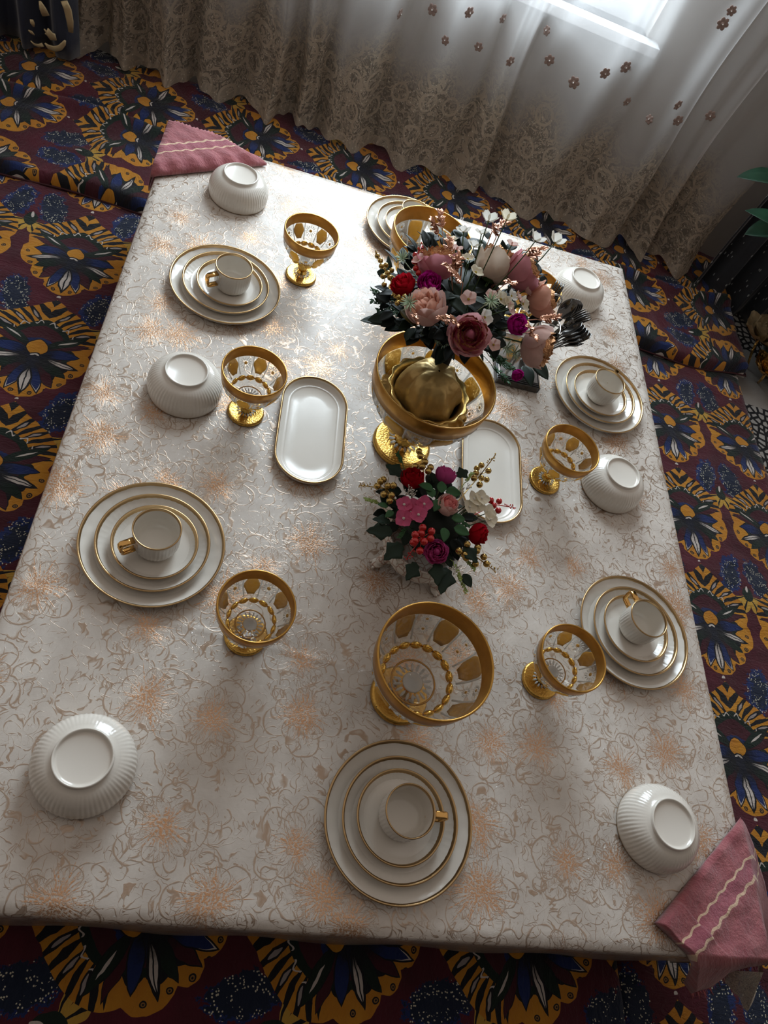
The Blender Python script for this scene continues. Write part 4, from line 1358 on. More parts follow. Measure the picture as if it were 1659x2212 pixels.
# (px, py, R, colour, inner, glitter, tilt, label)
for px, py, R, col, inn, gl, tl, lab in [
    (946, 572, .033, 'pink', None, True, (-.3, .55, .75), 'mauve-pink rose with gold-edged petals'),
    (1069, 578, .037, 'cream', 'pale_pink', True, (.25, .75, .6), 'large cream rose with gold-edged heart'),
    (1124, 590, .033, 'pink', None, True, (.75, .3, .6), 'dusty pink rose facing the window'),
    (922, 668, .031, 'pale_pink', 'peach', False, (-.45, .05, .9), 'pale rose with a peach heart'),
    (1010, 727, .032, 'rose_outer', 'deep_pink', True, (-.1, -.55, .85), 'deep pink ranunculus with gold glitter heart'),
    (1166, 650, .030, 'peach', 'peach', True, (.85, .15, .5), 'peach rose with gold-edged petals'),
    (1158, 748, .034, 'pale_pink', 'cream', True, (.9, -.35, .3), 'pale pink rose at the bouquet edge'),
    (872, 618, .019, 'red', None, False, (-.6, .1, .7), 'small red rose'),
    (927, 614, .018, 'magenta', None, False, (-.2, -.3, .9), 'magenta rosebud beside the red rose'),
    (1115, 702, .017, 'magenta', None, False, (.3, -.4, .85), 'magenta rosebud in the middle'),
    (1117, 809, .011, 'magenta', None, False, (.4, -.7, .1), 'hanging magenta bud')]:
    p = L1(px, py) if py < 800 else at(1117, 809, .70) - BO
    rose(bq, p, N1(p, tl), R * 1.28, col, inn, gl, .5, target=TG, lab=lab)
for px, py, R, col, z in [(1055, 478, .016, 'white', .96), (1094, 475, .016, 'cream2', .965), (1157, 520, .017, 'white', .93), (1199, 524, .017, 'white', .925),
                          (1001, 501, .015, 'white', None), (1024, 533, .016, 'white', None), (1027, 589, .014, 'cream2', None), (1012, 647, .015, 'pale_pink', None),
                          (1046, 686, .015, 'white', None), (1081, 647, .015, 'cream2', None), (1128, 657, .015, 'cream2', None), (1066, 745, .012, 'pale_pink', None),
                          (906, 563, .013, 'pale_pink', None), (1105, 530, .013, 'pale_pink', None), (1134, 628, .014, 'pale_pink', None), (1104, 640, .012, 'white', None),
                          (985, 540, .014, 'pale_pink', None), (1040, 505, .014, 'white', None), (975, 520, .013, 'cream2', None), (1150, 640, .013, 'white', None), (1120, 645, .013, 'pale_pink', None), (1095, 655, .013, 'cream2', None), (1060, 640, .012, 'pale_pink', None), (1100, 668, .013, 'pale_pink', None), (1010, 560, .012, 'cream2', None)]:
    p = (at(px, py, z) - BO) if z else L1(px, py, .018)
    tl = (.2, .5, .5) if z else None
    n = N1(p, tl) + Vector((rnd.uniform(-.3, .3), rnd.uniform(-.3, .3), .1))
    blossom(bq, p, n, R, col, 5, .75 if z else .45, TG)
for px, py in [(985, 582), (975, 597), (968, 690), (990, 700), (1160, 690), (1152, 720), (955, 498), (1072, 512), (1131, 540), (902, 760 - 60), (1095, 610), (965, 560), (998, 575), (1063, 500), (948, 512), (1120, 560), (1148, 706), (1000, 612)]:
    p = L1(px, py, .022); d = N1(p) * .4 + Vector((rnd.uniform(-1, 1), rnd.uniform(-1, 1), .3))
    sprig(bq, p, d, .036, 'copper', 15, .0036, .012, TG)
gb = [(815, 553), (822, 563), (824, 575), (834, 573), (838, 590), (846, 584), (827, 597), (842, 600), (830, 615), (849, 610)]
berries(bq, [at(a, b, .80) - BO for a, b in gb], .0052, 'berry_gold', TG, at(812, 548, .80) - BO)
berries(bq, [L1(a, b, .01) for a, b in [(861, 642), (870, 648), (858, 655), (874, 640)]], .0050, 'berry_gold', TG, L1(850, 640, .01))
berries(bq, [at(a, b, .85) - BO for a, b in [(897, 551), (895, 565), (898, 580), (904, 590), (908, 545)]], .0056, 'berry_red', TG, at(911, 528, .86) - BO)
for px, py, z in [(923, 720, .80), (962, 736, .79), (1111, 763, .775), (1094, 752, .785), (940, 730, .785), (870, 560, .84), (885, 655, .86), (1060, 650, .90)]:
    p = at(px, py, z) - BO; needles(bq, p, N1(p) + Vector((-.2, -.5, .4)), .017, 'sage', 20, TG)
for (px, py, z, dx, dy) in [(802, 628, .78, -1, .2), (805, 650, .77, -1, 0), (815, 638, .77, -.8, .1), (835, 668, .75, -1, -.3), (1072, 777, .70, .2, -1), (1085, 812, .66, .3, -1), (1098, 790, .69, .5, -1), (820, 672, .76, -1, -.1), (1062, 760, .72, 0, -1), (1080, 780, .72, .5, -1)]:
    p = at(px, py, z) - BO
    q = p * .75 + TG * .25
    sprig(bq, q, (p - q), .055, 'leaf_mid', 13, .0028, .010, TG, 'green_sprig')
leaf(bq, L1(868, 668, -.02), (.5, -.6, .1), .045, .015, 'leaf_olive')
# leaves: dark mass under the flower heads, larger ones at the rim
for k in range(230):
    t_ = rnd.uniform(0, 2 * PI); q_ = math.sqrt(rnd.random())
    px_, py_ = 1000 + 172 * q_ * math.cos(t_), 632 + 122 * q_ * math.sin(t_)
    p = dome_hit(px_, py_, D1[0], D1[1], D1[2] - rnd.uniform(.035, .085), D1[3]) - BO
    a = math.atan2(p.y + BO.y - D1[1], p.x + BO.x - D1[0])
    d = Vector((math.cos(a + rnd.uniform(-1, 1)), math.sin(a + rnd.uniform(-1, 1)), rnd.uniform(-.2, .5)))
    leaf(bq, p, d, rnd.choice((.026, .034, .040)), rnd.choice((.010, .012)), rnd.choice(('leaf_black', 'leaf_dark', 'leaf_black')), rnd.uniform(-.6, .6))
for px, py, z, dx, dy in [(850, 690, .76, -1, -.3), (880, 700, .75, -1, -.6), (835, 700, .74, -.9, 0), (1060, 730, .74, .2, -1), (1140, 640, .8, 1, 0), (1150, 780, .72, .8, -.8), (1130, 790, .70, .4, -1), (960, 750, .72, -.3, -1), (985, 640, .84, -.5, -.2), (970, 640, .84, .5, -.4)]:
    leaf(bq, at(px, py, z) - BO, (dx, dy, .0), .050, .015, 'leaf_dark', rnd.uniform(-.3, .3))
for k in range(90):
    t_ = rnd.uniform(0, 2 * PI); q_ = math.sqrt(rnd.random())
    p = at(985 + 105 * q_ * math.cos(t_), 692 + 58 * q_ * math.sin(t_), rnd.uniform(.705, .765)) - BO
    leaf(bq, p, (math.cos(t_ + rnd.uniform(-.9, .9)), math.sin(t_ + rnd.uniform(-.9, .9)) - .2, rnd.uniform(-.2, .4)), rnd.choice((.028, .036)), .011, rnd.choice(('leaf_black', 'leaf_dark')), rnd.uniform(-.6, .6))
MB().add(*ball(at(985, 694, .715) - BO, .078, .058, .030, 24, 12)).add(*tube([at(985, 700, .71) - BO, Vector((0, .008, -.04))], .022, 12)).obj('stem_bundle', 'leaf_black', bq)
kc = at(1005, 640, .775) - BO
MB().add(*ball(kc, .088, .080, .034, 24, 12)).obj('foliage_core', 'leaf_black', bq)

# ------------------------------------------------------------------ small bouquet in crackled pot
PX_, PY_ = .425, .745
pot = thing('flower_pot', 'squat white crackled ceramic pot with scroll feet under the small bouquet', 'flower pot', (PX_, PY_, TZ + .0012))
V, Fc = lathe([(.045, .020), (.060, .022), (.074, .034), (.081, .050), (.080, .064), (.074, .076), (.078, .084), (.080, .088), (.077, .089), (.070, .080), (.074, .060), (.060, .034)], 64,
              lambda a, j, r, z: .0015 * math.sin(3 * a) + .001 * math.sin(8 * a + 1))
MB().add(V, Fc).obj('pot_body', 'crackle', pot)
for a in (-.95, .5, 2.05, -2.75):
    mb = MB().add(*ball((.062, 0, .030), .020, .017, .018, 12, 8)).add(*ball((.078, 0, .016), .013, .011, .0145, 12, 8)).add(*ball((.086, 0, .0065), .012, .012, .0062, 12, 6))
    for q in (-1, 0, 1): mb.add(*ball((.095, q * .007, .005), .006, .0035, .0045, 8, 6))
    mb.obj('foot', 'crackle', pot, rot=(0, 0, a))
b2 = thing('flower_bouquet', 'small bouquet of red and pink flowers with gold berries in the white pot', 'bouquet', (PX_, PY_, TZ + .075))
B2 = Vector((PX_, PY_, TZ + .075)); T2 = Vector((0, 0, .0))
D2 = (.405, .770, .600, 2.6)


def L2(px, py, dz=0.0): return dome_hit(px, py, D2[0], D2[1], D2[2] + dz, D2[3]) - B2


def N2(p): return Vector((p.x + B2.x - D2[0], p.y + B2.y - D2[1], .075)).normalized()


for px, py, R, col, inn, tl, lab in [(891, 1036, .0235, 'red', None, (-.2, .35, .9), 'red rose on the far side'), (962, 1028, .0215, 'mauve', None, (.2, .7, .6), 'purple-pink rose'),
                                     (965, 1093, .0225, 'pale_pink', 'salmon', (.15, .15, 1), 'pink ranunculus with coral heart'), (1031, 1154, .0225, 'red', None, (.8, -.3, .5), 'red rose on the right'),
                                     (941, 1193, .0240, 'mauve', None, (-.1, -.35, .95), 'magenta ranunculus at the front')]:
    p = L2(px, py); rose(b2, p, Vector(tl), R * 1.12, col, inn, False, .9, target=T2, lab=lab)
for px, py, col in [(873, 1090, 'hydrangea'), (916, 1089, 'hydrangea'), (872, 1120, 'hydrangea'), (888, 1107, 'hydrangea'), (904, 1112, 'hydrangea'),
                    (1014, 1095, 'cream2'), (1040, 1076, 'cream2'), (1055, 1107, 'cream2'), (1032, 1092, 'cream2'), (1024, 1078, 'cream2'), (1058, 1122, 'cream2'), (895, 1095, 'hydrangea')]:
    p = L2(px, py, .014 + .005 * (py % 3)); blossom(b2, p, N2(p) * .5 + Vector((rnd.uniform(-.2, .1), rnd.uniform(-.35, .0), .8)), .0160 + .0006 * (px % 3), col, 4, .22, T2, 'white', 'hydrangea_floret')
for pts, tip in [([(828, 1036), (815, 1050), (838, 1050), (850, 1049), (829, 1068), (846, 1070), (842, 1082), (822, 1040)], (776, 1048)),
                 ([(908, 985), (918, 998), (897, 1008), (912, 1008), (925, 1018), (930, 1010), (905, 975)], (912, 985)),
                 ([(1040, 1005), (1055, 1017), (1028, 1022), (1024, 1033), (1040, 1033), (1051, 1036), (1036, 1047), (1030, 1012)], (1070, 983)),
                 ([(1009, 1176), (991, 1190), (1007, 1205), (1030, 1190), (1045, 1203), (1032, 1183), (1027, 1218), (1051, 1218), (1003, 1198)], (1070, 1234))]:
    berries(b2, [L2(a, b, .008 + .004 * (i % 2)) for i, (a, b) in enumerate(pts)], .0070, 'berry_gold', T2, L2(*tip))
berries(b2, [L2(a, b, .014 + .003 * (i % 3)) for i, (a, b) in enumerate([(913, 1140), (932, 1148), (897, 1155), (910, 1152), (893, 1172), (916, 1170), (930, 1163), (907, 1190), (896, 1168)])], .0076, 'berry_red', T2, L2(876, 1210, .0))
berries(b2, [L2(a, b, .01) for a, b in [(1060, 1081), (1078, 1083), (1076, 1103), (1066, 1092)]], .0070, 'berry_red', T2, L2(1110, 1097))
for px, py, dx, dy, L, mt, lb in [(870, 1030, -.8, .5, .040, 'leaf_dark', 2), (985, 1030, .6, .5, .035, 'leaf_dark', 2), (935, 1075, -.3, .8, .028, 'leaf_mid', 0), (953, 1065, .05, 1, .030, 'leaf_mid', 0), (935, 1060, -1, .4, .032, 'leaf_mid', 0), (962, 1062, .9, .1, .034, 'leaf_mid', 0),
                                  (948, 1080, -.3, -.9, .028, 'leaf_mid', 0), (850, 1150, -.8, -.1, .050, 'leaf_dark', 2), (870, 1175, -.6, -.7, .050, 'leaf_dark', 2), (945, 1215, .0, -1, .045, 'leaf_dark', 2), (965, 1225, -.2, -1, .055, 'leaf_dark', 2),
                                  (960, 1140, .0, -1, .030, 'leaf_mid', 0), (980, 1140, 1, -.2, .034, 'leaf_mid', 0), (975, 1120, 1, .2, .03, 'leaf_mid', 0), (1000, 1180, .5, -.5, .04, 'leaf_dark', 2), (838, 1095, -.8, .1, .020, 'leaf_mid', 0), (850, 1105, -.5, -.5, .022, 'leaf_mid', 0),
                                  (900, 1215, -.4, -.9, .042, 'leaf_dark', 2), (845, 1130, -1, .1, .035, 'leaf_dark', 2), (1000, 1240, .4, -.6, .03, 'leaf_dark', 0)]:
    leaf(b2, L2(px, py, .004), (dx, dy, .05), L, L * .33, mt, rnd.uniform(-.3, .3), lb)
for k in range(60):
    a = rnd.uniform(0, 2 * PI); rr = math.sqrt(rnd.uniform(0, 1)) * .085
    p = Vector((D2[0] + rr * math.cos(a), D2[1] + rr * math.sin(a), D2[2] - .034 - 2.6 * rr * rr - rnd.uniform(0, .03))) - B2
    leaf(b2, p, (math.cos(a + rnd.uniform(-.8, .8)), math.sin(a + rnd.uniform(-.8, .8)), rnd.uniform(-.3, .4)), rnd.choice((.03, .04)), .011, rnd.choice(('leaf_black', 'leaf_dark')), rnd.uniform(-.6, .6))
for px, py, dx, dy, L in [(808, 1085, -1, 0, .03), (995, 1255, .3, -1, .045), (985, 1230, .3, -1, .04), (1010, 1035, .6, 1, .03), (865, 995, -.5, .8, .025), (870, 1150, -.3, -.6, .03), (1000, 1130, .6, -.5, .02), (1010, 1215, .7, -.8, .03)]:
    p = L2(px, py, -.01); q = p - Vector((dx, dy, 0)).normalized() * L * .4; sprig(b2, q, (dx, dy, .15), L, rnd.choice(('leaf_mid', 'bud')), 12, .0022, .006, T2, 'green_sprig')
for px, py in [(886, 1058), (880, 1064), (892, 1066), (975, 1228), (990, 1222), (983, 1236), (862, 1205), (860, 1215), (1000, 1060), (1012, 1052)]:
    p = L2(px, py, .016)
    mb = MB()
    for q in range(7):
        v = Vector((rnd.uniform(-1, 1), rnd.uniform(-1, 1), rnd.uniform(.2, 1))) * .006
        mb.add(*tube([Vector((0, 0, -.01)), v], .0004, 4)).add(*ball(v, .0013, seg=6, rings=4))
    mb.obj('gypsophila', 'white', b2, loc=p)
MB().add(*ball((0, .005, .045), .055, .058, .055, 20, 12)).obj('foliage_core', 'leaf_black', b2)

# ------------------------------------------------------------------ cutlery stand
CX_, CY_ = .700, 1.405
st = thing('cutlery_stand', 'chrome cutlery stand with ring handle and ridged black base, behind the bouquet', 'cutlery stand', (CX_, CY_, TZ + .0012))
link('base', rbox_mesh('base', -.062, .062, -.098, .085, 0, .016, .003), M['dark_plastic'], st)
link('base_plate', rbox_mesh('base_plate', -.056, .056, -.080, .078, .016, .0185, .001), M['chrome'], st)
for k in range(3): link('ridge', rbox_mesh('ridge', -.060, .056, -.099 + k * .006, -.096 + k * .006, .004, .0195, .001), M['dark_plastic'] if k else M['black_steel'], st)
MB().add(*tube([(.060, -.097, .018), (.060, .083, .018)], .0022, 8)).obj('edge_rail', 'chrome', st)
MB().add(*tube([(0, 0, .0185), (0, 0, .200)], .0045, 12)).obj('pole', 'chrome', st)
MB().add(*tube([(.020 * math.sin(2 * PI * k / 28), 0, .2195 - .020 * math.cos(2 * PI * k / 28)) for k in range(28)], .0024, 8, True)).obj('ring_handle', 'chrome', st, rot=(0, 0, .1))
MB().add(*tube([(.058 * math.cos(2 * PI * k / 40), .058 * math.sin(2 * PI * k / 40), .148) for k in range(40)], .0022, 8, True)).obj('hanging_hoop', 'chrome', st)
sp4 = MB()
for k in range(4): sp4.add(*tube([(0, 0, .150), (.029 * math.cos(k * PI / 2), .029 * math.sin(k * PI / 2), .150), (.058 * math.cos(k * PI / 2), .058 * math.sin(k * PI / 2), .148)], .002, 6))
sp4.obj('spoke', 'chrome', st)


def utensil(kind):
    """stands upright, head up; local x points outward; hangs from neck at z=0"""
    mb = MB()
    V = []
    rows = [(-.112, .0052), (-.09, .0058), (-.05, .0036), (-.01, .0028), (.004, .003)]
    for z, w in rows:
        for a in ((-1, -.6), (1, -.6), (1, .6), (-1, .6)): V.append((.0011 * a[1] * 1.2, w * a[0], z))
    mb.add(V, grid_faces(4, len(rows), True) + [(3, 2, 1, 0), (16, 17, 18, 19)])
    if kind == 'spoon':
        n, m_ = 10, 12; V = []
        for s_ in (0, 1):
            for j in range(m_ + 1):
                v = j / m_; w = .0215 * math.sin(PI * (.06 + .88 * v)) ** .6
                for i in range(n + 1):
                    u = 2 * i / n - 1
                    V.append((.008 * (1 - u * u) * math.sin(PI * v) - .003 + s_ * .0013 + .012 * v, w * u, .004 + .056 * v))
        q = (n + 1) * (m_ + 1)
        Fc = grid_faces(n + 1, m_ + 1, flip=True) + [tuple(i + q for i in f) for f in grid_faces(n + 1, m_ + 1)]
        ring = [i for i in range(n + 1)] + [j * (n + 1) + n for j in range(1, m_ + 1)] + [m_ * (n + 1) + i for i in range(n - 1, -1, -1)] + [j * (n + 1) for j in range(m_ - 1, 0, -1)]
        for k in range(len(ring)): a, b = ring[k], ring[(k + 1) % len(ring)]; Fc.append((a, b, b + q, a + q))
        mb.add(V, Fc)
    else:
        # palm
        V = []
        prof_ = [(.004, .003), (.012, .011), (.020, .0150), (.034, .0150)]
        for z, w in prof_:
            for a in ((-1, -.6), (1, -.6), (1, .6), (-1, .6)): V.append((.0013 * a[1] + .010 * (z / .03) * .4, w * a[0], z))
        mb.add(V, grid_faces(4, len(prof_), True) + [(3, 2, 1, 0), (12, 13, 14, 15)])
        for k in range(4):
            y = -.0105 + .007 * k
            mb.add(*tube([(.004, y, .029), (.0075, y, .042), (.013, y, .056), (.017, y, .066)], [.0030, .0028, .0024, .0012], 6))
    me = mb.mesh(kind); me.materials.append(M['black_steel']); return me


um = {'spoon': utensil('spoon'), 'fork': utensil('fork')}
for kind, ang, n, where in (('spoon', .55, 4, 'nearest the upturned bowl'), ('fork', .10, 3, 'upper right'), ('spoon', -.40, 5, 'in the middle'), ('fork', -.90, 4, 'lower right'),
                            ('spoon', -1.5, 3, 'at the front'), ('fork', 1.2, 3, 'at the back')):
    ordn = ['innermost', 'second', 'third', 'fourth', 'fifth'][:n]; ordn[-1] = 'outermost'
    for k in range(n):
        r_ = .0640 + k * .0062
        o = link(kind, um[kind], None, None, (CX_ + r_ * math.cos(ang), CY_ + r_ * math.sin(ang), TZ + .0012 + .148 - k * .002), (0, .30 + .05 * k, ang))
        side = '%s black steel %s of the bunch %s on the cutlery stand' % (ordn[k], kind, where)
        tag(o, side, kind, 'bunch of %ss %s on the cutlery stand' % (kind, where))


# ------------------------------------------------------------------ towels
def towel_far():
    """folded triangle over the far left corner"""
    A = Vector((-.312, 1.742, 0)); B = Vector((-.050, 1.925, 0))
    ed = (B - A); L = ed.length; ed.normalize(); n = Vector((-ed.y, ed.x, 0))   # toward the corner
    V = []; UV = []; ns, nt_ = 60, 44
    for s_ in (0, 1):
        for j in range(nt_ + 1):
            t_ = j / nt_
            for i in range(ns + 1):
                u = i / ns
                d = -.008 + t_ * .26
                lo, hi = .055 * t_ - .02, 1.02 - .60 * t_
                x = A + ed * L * (lo + (hi - lo) * u) + n * d
                x = Vector((x.x, x.y, 0))
                out = max(0, TX0 - x.x) + max(0, x.y - TY1)
                z = TZ + .0035
                if x.x < TX0: z -= (TX0 - x.x) * 1.6; x.x = TX0 - (TX0 - x.x) * .35 - .010
                if x.y > TY1: z -= (x.y - TY1) * 1.6; x.y = TY1 + (x.y - TY1) * .35 + .010
                th = .026 * min(1, (t_ + .02) / .10) ** .5 * min(1, (1 - u + .03) / .12) ** .5 * min(1, (u + .1) / .15)
                w = .0035 * math.sin(u * 38) * math.exp(-t_ * 5) + .003 * noise.noise(Vector((u * 8, t_ * 8, 3)))
                V.append((x.x, x.y, z + (th + w if s_ else 0)))
                UV.append((u * L, d * .85))
    q = (ns + 1) * (nt_ + 1)
    Fc = grid_faces(ns + 1, nt_ + 1, flip=True) + [tuple(i + q for i in f) for f in grid_faces(ns + 1, nt_ + 1)]
    ring = [i for i in range(ns + 1)] + [j * (ns + 1) + ns for j in range(1, nt_ + 1)] + [nt_ * (ns + 1) + i for i in range(ns - 1, -1, -1)] + [j * (ns + 1) for j in range(nt_ - 1, 0, -1)]
    for k in range(len(ring)): a, b = ring[k], ring[(k + 1) % len(ring)]; Fc.append((a, b, b + q, a + q))
    o = link('towel', mesh('towel', V, Fc, uv=UV), M['towel'])
    return tag(o, 'folded pink terry towel draped over the far left corner of the table', 'towel')


towel_far()
def towel_near():
    A = Vector((.893, .095, TZ)); B = Vector((1.128, .292, TZ))
    Cc = at(1468, 2112, .315); Dd = at(1668, 2012, .285)
    ns, nt_ = 80, 70; V = []; UV = []; low = []
    L = (B - A).length; nrm2 = Vector((.64, -.77, 0))
    for s_ in (0, 1):
        for j in range(nt_ + 1):
            t_ = j / nt_
            for i in range(ns + 1):
                u = i / ns
                top = A.lerp(B, u); bot = Cc.lerp(Dd, u) + nrm2 * .012 * math.sin(PI * u)
                # where the plan line leaves the table
                te = 1.0
                if bot.x > TX1: te = min(te, (TX1 - top.x) / (bot.x - top.x)) if top.x < TX1 else 0.0
                if bot.y < TY0: te = min(te, (TY0 - top.y) / (bot.y - top.y))
                te = max(0.0, te)
                p = Vector((top.x + (bot.x - top.x) * t_, top.y + (bot.y - top.y) * t_, 0))
                if t_ <= te: z = TZ + .004
                else:
                    k = (t_ - te) / max(1e-6, 1 - te)
                    z = TZ + .004 + (bot.z - TZ - .004) * (k ** 1.15)
                    p += nrm2 * .010 * min(1, k * 6)
                th = .013 * min(1, (t_ + .015) / .06) ** .5 * (1.7 if u < .2 else 1.0) * min(1, (1 - u + .04) / .09)
                w = .0035 * noise.noise(Vector((u * 7, t_ * 7, 8))) + .0025 * math.sin(t_ * 16 + u * 3) * (1 - u) + .004 * math.sin(u * 30) * math.exp(-t_ * 9)
                off = Vector((0, 0, th + w)) if t_ <= te else (Vector((0, 0, 1)) * (1 - min(1, (t_ - te) * 5)) + nrm2 * min(1, (t_ - te) * 5)) * (th + w)
                V.append(p + Vector((0, 0, z)) + (off if s_ else Vector()))
                ln = math.hypot((bot - top).dot(nrm2), (TZ - bot.z) * .8)
                UV.append((u * L, t_ * ln * .80))
                if s_ and j == nt_: low.append(Vector(V[-1]))
    q = (ns + 1) * (nt_ + 1)
    Fc = grid_faces(ns + 1, nt_ + 1) + [tuple(i + q for i in f[::-1]) for f in grid_faces(ns + 1, nt_ + 1)]
    ring = [i for i in range(ns + 1)] + [j * (ns + 1) + ns for j in range(1, nt_ + 1)] + [nt_ * (ns + 1) + i for i in range(ns - 1, -1, -1)] + [j * (ns + 1) for j in range(nt_ - 1, 0, -1)]
    for k in range(len(ring)): a, b = ring[k], ring[(k + 1) % len(ring)]; Fc.append((a, a + q, b + q, b))
    o = link('towel', mesh('towel', V, Fc, uv=UV), M['towel'])
    tag(o, 'pink terry towel with two cream stripes hanging over the near right corner', 'towel')
    fr = MB()
    for k in range(170):
        f_ = k / 170 * ns; i0 = min(ns - 1, int(f_))
        a = low[i0].lerp(low[i0 + 1], rnd.random()) - nrm2 * .006
        d = nrm2 * rnd.uniform(.010, .022) + Vector((rnd.uniform(-.006, .006), rnd.uniform(-.004, .004), -rnd.uniform(.006, .018)))
        fr.add(*tube([a, a + d * .5 + Vector((0, 0, .001)), a + d], [.0014, .0011, .0005], 5))
    f = fr.obj('fringe', 'fringe', o); f['kind'] = 'stuff'
    return o


M['fringe'] = simple('pink_fringe', (0.46, 0.14, 0.16), .9, vary=.2)
towel_near()

# cream lace cloth whose corner shows below the towel
V = []; UV = []
LB = [at(1540, 2100, .255), at(1590, 2150, .215), at(1612, 2188, .18), at(1640, 2110, .215), at(1668, 2020, .25)]
LT = [Vector((1.085, .030, TZ - .03)), Vector((1.137, .030, TZ - .03)), Vector((1.140, .120, TZ - .03))]


def pw(P, u):
    k = u * (len(P) - 1); i = min(len(P) - 2, int(k)); return P[i].lerp(P[i + 1], k - i)


for j in range(25):
    t_ = j / 24
    for i in range(41):
        u = i / 40
        x = pw(LT, u).lerp(pw(LB, u), t_ * (1 - .07 * abs(math.sin(u * 14)) * t_)) + Vector((.64, -.77, 0)) * .006 * math.sin(u * 13) * t_
        V.append(x); UV.append((u * .25, t_ * .2))
lc = link('lace_cloth', mesh('lace_cloth', V, grid_faces(41, 25), uv=UV), M['lace'])
tag(lc, 'scalloped corner of a cream lace cloth hanging below the near right towel', 'lace cloth')

# ------------------------------------------------------------------ dark drapes at both ends of the curtain
def drape(name, label, x0, x1, yb, k, z0, z1, mat, wl=.11, amp=.030, ztop=None, slope=0):
    nu_, nv_ = 90, 40; V = []
    for s_ in (0, 1):
        for j in range(nv_ + 1):
            tt = j / nv_
            for i in range(nu_ + 1):
                u = i / nu_; x = x0 + (x1 - x0) * u
                z = z0 + slope * u + (z1 - z0) * tt
                y = yb + k * (x - x0) + amp * math.sin(2 * PI * x / wl + .5 * math.sin(z * 5)) + .3 * amp * math.sin(2 * PI * x / wl * 2.3)
                V.append((x + .05 * (1 - tt) ** 2 * (u - .5) * .6, y + s_ * .004 - .03 * (1 - tt) ** 3, z))
    q = (nu_ + 1) * (nv_ + 1)
    Fc = grid_faces(nu_ + 1, nv_ + 1) + [tuple(i + q for i in f[::-1]) for f in grid_faces(nu_ + 1, nv_ + 1)]
    ring = [i for i in range(nu_ + 1)] + [j * (nu_ + 1) + nu_ for j in range(1, nv_ + 1)] + [nv_ * (nu_ + 1) + i for i in range(nu_ - 1, -1, -1)] + [j * (nu_ + 1) for j in range(nv_ - 1, 0, -1)]
    for k_ in range(len(ring)): a, b = ring[k_], ring[(k_ + 1) % len(ring)]; Fc.append((a, a + q, b + q, b))
    return tag(link(name, mesh(name, V, Fc), M[mat]), label, 'curtain')


dl = drape('velvet_drape', 'dark navy drape with gold appliqué at the left of the sheer curtain', -1.45, -.76, 2.66, 0, .112, 2.3, 'drape_navy')
YD = 2.60


def applique(pts, r, name='gold_applique'):
    P = [aty(a, b, YD) for a, b in pts]
    c = P[len(P) // 2]
    V, Fc = tube([p - c for p in P], r, 8)
    V = [Vector((v[0], v[1] * .3, v[2])) for v in V]
    MB().add(V, Fc).obj(name, 'drape_gold', dl, loc=c)


applique([(97, 93), (104, 101), (118, 106), (130, 103), (138, 94), (141, 87)], [.003, .008, .010, .009, .007, .003])
applique([(66, 88), (74, 96), (84, 99), (93, 97)], [.002, .004, .006, .007])
applique([(104, 61), (106, 72), (114, 80), (122, 87)], [.002, .013, .016, .002])
applique([(95, 62), (101, 70), (112, 76)], [.002, .005, .004])
applique([(97, 72), (104, 76), (112, 78)], [.002, .004, .004])
applique([(68, 42), (70, 50), (73, 58)], [.006, .008, .003])
applique([(61, 65), (68, 70), (75, 76)], [.002, .006, .002])
applique([(86, 2), (92, 18), (99, 34)], [.004, .012, .013])
applique([(138, 2), (146, 20), (151, 45), (153, 70)], [.012, .013, .012, .008])

dr = drape('velvet_drape', 'black drape with pale flecks at the right of the sheer curtain', 1.74, 2.45, 2.50, -.12, .015, 2.2, 'drape_fleck', slope=0)

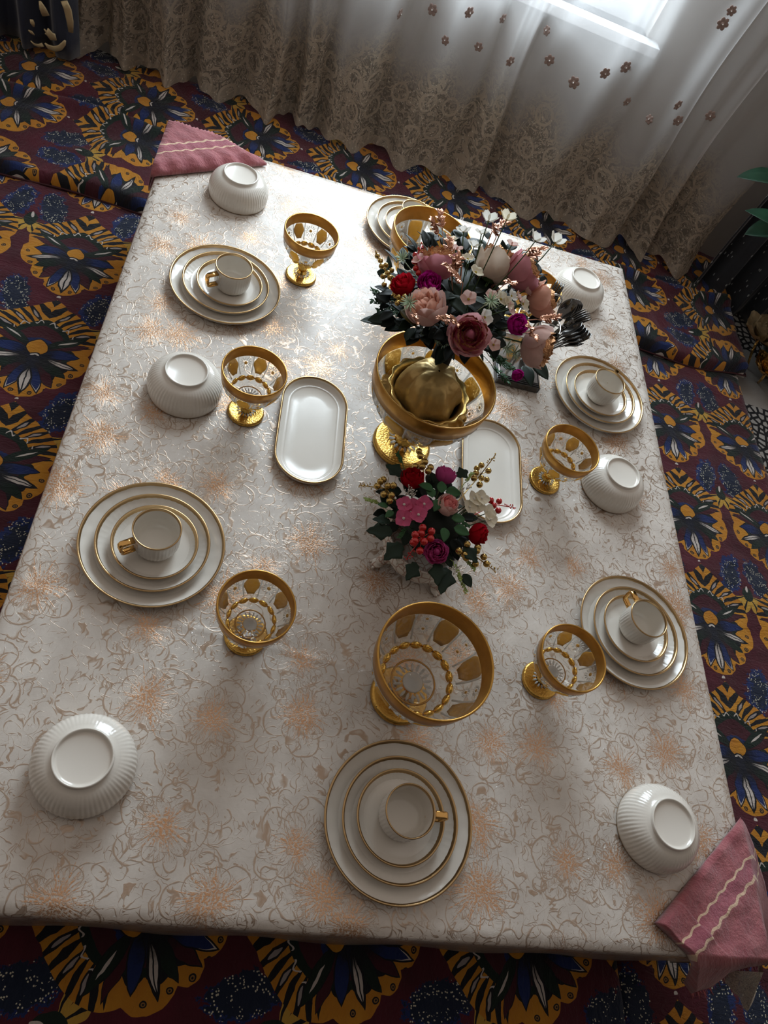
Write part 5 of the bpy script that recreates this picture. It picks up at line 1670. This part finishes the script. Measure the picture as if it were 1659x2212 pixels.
# ------------------------------------------------------------------ green floor vase, plant and gilded flowers on the right
gv = thing('floor_vase', 'large dark green floor vase beside the right end of the curtain', 'vase', (2.20, 2.18, 0))
MB().add(*lathe([(.13, .0), (.15, .01), (.20, .10), (.215, .20), (.19, .30), (.13, .37), (.12, .40), (.135, .42), (.125, .42), (.11, .39), (.16, .28), (.18, .18), (.12, .04)], 64)).obj('vase_body', 'green_velvet', gv)
pl = thing('potted_plant', 'broad-leaved green plant rising from the dark green vase', 'plant', (2.20, 2.18, .36))
for k, (px, py, z, d) in enumerate([(1640, 372, .62, (-.95, .1, -.1)), (1655, 495, .50, (-.9, -.2, -.1)), (1659, 450, .58, (-.8, .3, .1))]):
    tip = at(px - 28, py, z) - Vector((2.20, 2.18, .36)); bs = tip - Vector(d).normalized() * .14
    leaf(pl, bs, d, .16, .050, 'plant_leaf')
    MB().add(*tube([Vector((0, 0, -.1)), bs * .5 + Vector((0, 0, .05)), bs], .004, 6)).obj('stem', 'stem', pl)
for k in range(9):
    a = k * .7; d = Vector((math.cos(a), math.sin(a), .5)); bs = Vector((.03 * math.cos(a), .03 * math.sin(a), .12 + .02 * k))
    leaf(pl, bs, d, .16, .045, 'plant_leaf')
    MB().add(*tube([Vector((0, 0, -.1)), bs * .5, bs], .004, 6)).obj('stem', 'stem', pl)
M['gold_leaf'] = simple('crumpled_gold_leaf', (0.70, 0.42, 0.12), .28, .9, bump=(45, 1.0, .02), vary=.3)
M['tulle_gold'] = simple('gilded_gauze', (0.30, 0.22, 0.12), .6, .2, bump=(70, .8, .006), vary=.3)
p1 = at(1640, 730, .14); p2 = at(1655, 805, .075)


def bloom(name, label, p, R, mat, heart):
    t = thing(name, label, 'ornament', p)
    for ringk, (n, tilt, sc) in enumerate(((6, .25, 1.0), (5, .7, .75), (4, 1.1, .5))):
        me = floret_mesh(mat, R * sc, n, .35 + ringk * .3)
        for i in range(n): link('petal', me, None, t, rot=(0, -tilt * .4, 2 * PI * i / n + ringk))
    MB().add(*ball((0, 0, R * .12), R * .16)).obj('heart', heart, t)
    return t


b_ = bloom('gauze_flower', 'large brown gauze flower with shiny gold heart on the rug at right', p1, .10, 'tulle_gold', 'gold_smooth')
MB().add(*tube([(0, 0, 0), (.02, 0, -.06), (.05, -.02, -.137)], .005, 8)).obj('stem', 'gold_leaf', b_)
b_ = bloom('gold_flower', 'crumpled gold foil flower lying on the rug at right', p2, .085, 'gold_leaf', 'gold_leaf')
MB().add(*tube([(0, 0, 0), (.01, 0, -.04), (.03, .02, -.073)], .005, 8)).obj('stem', 'gold_leaf', b_)
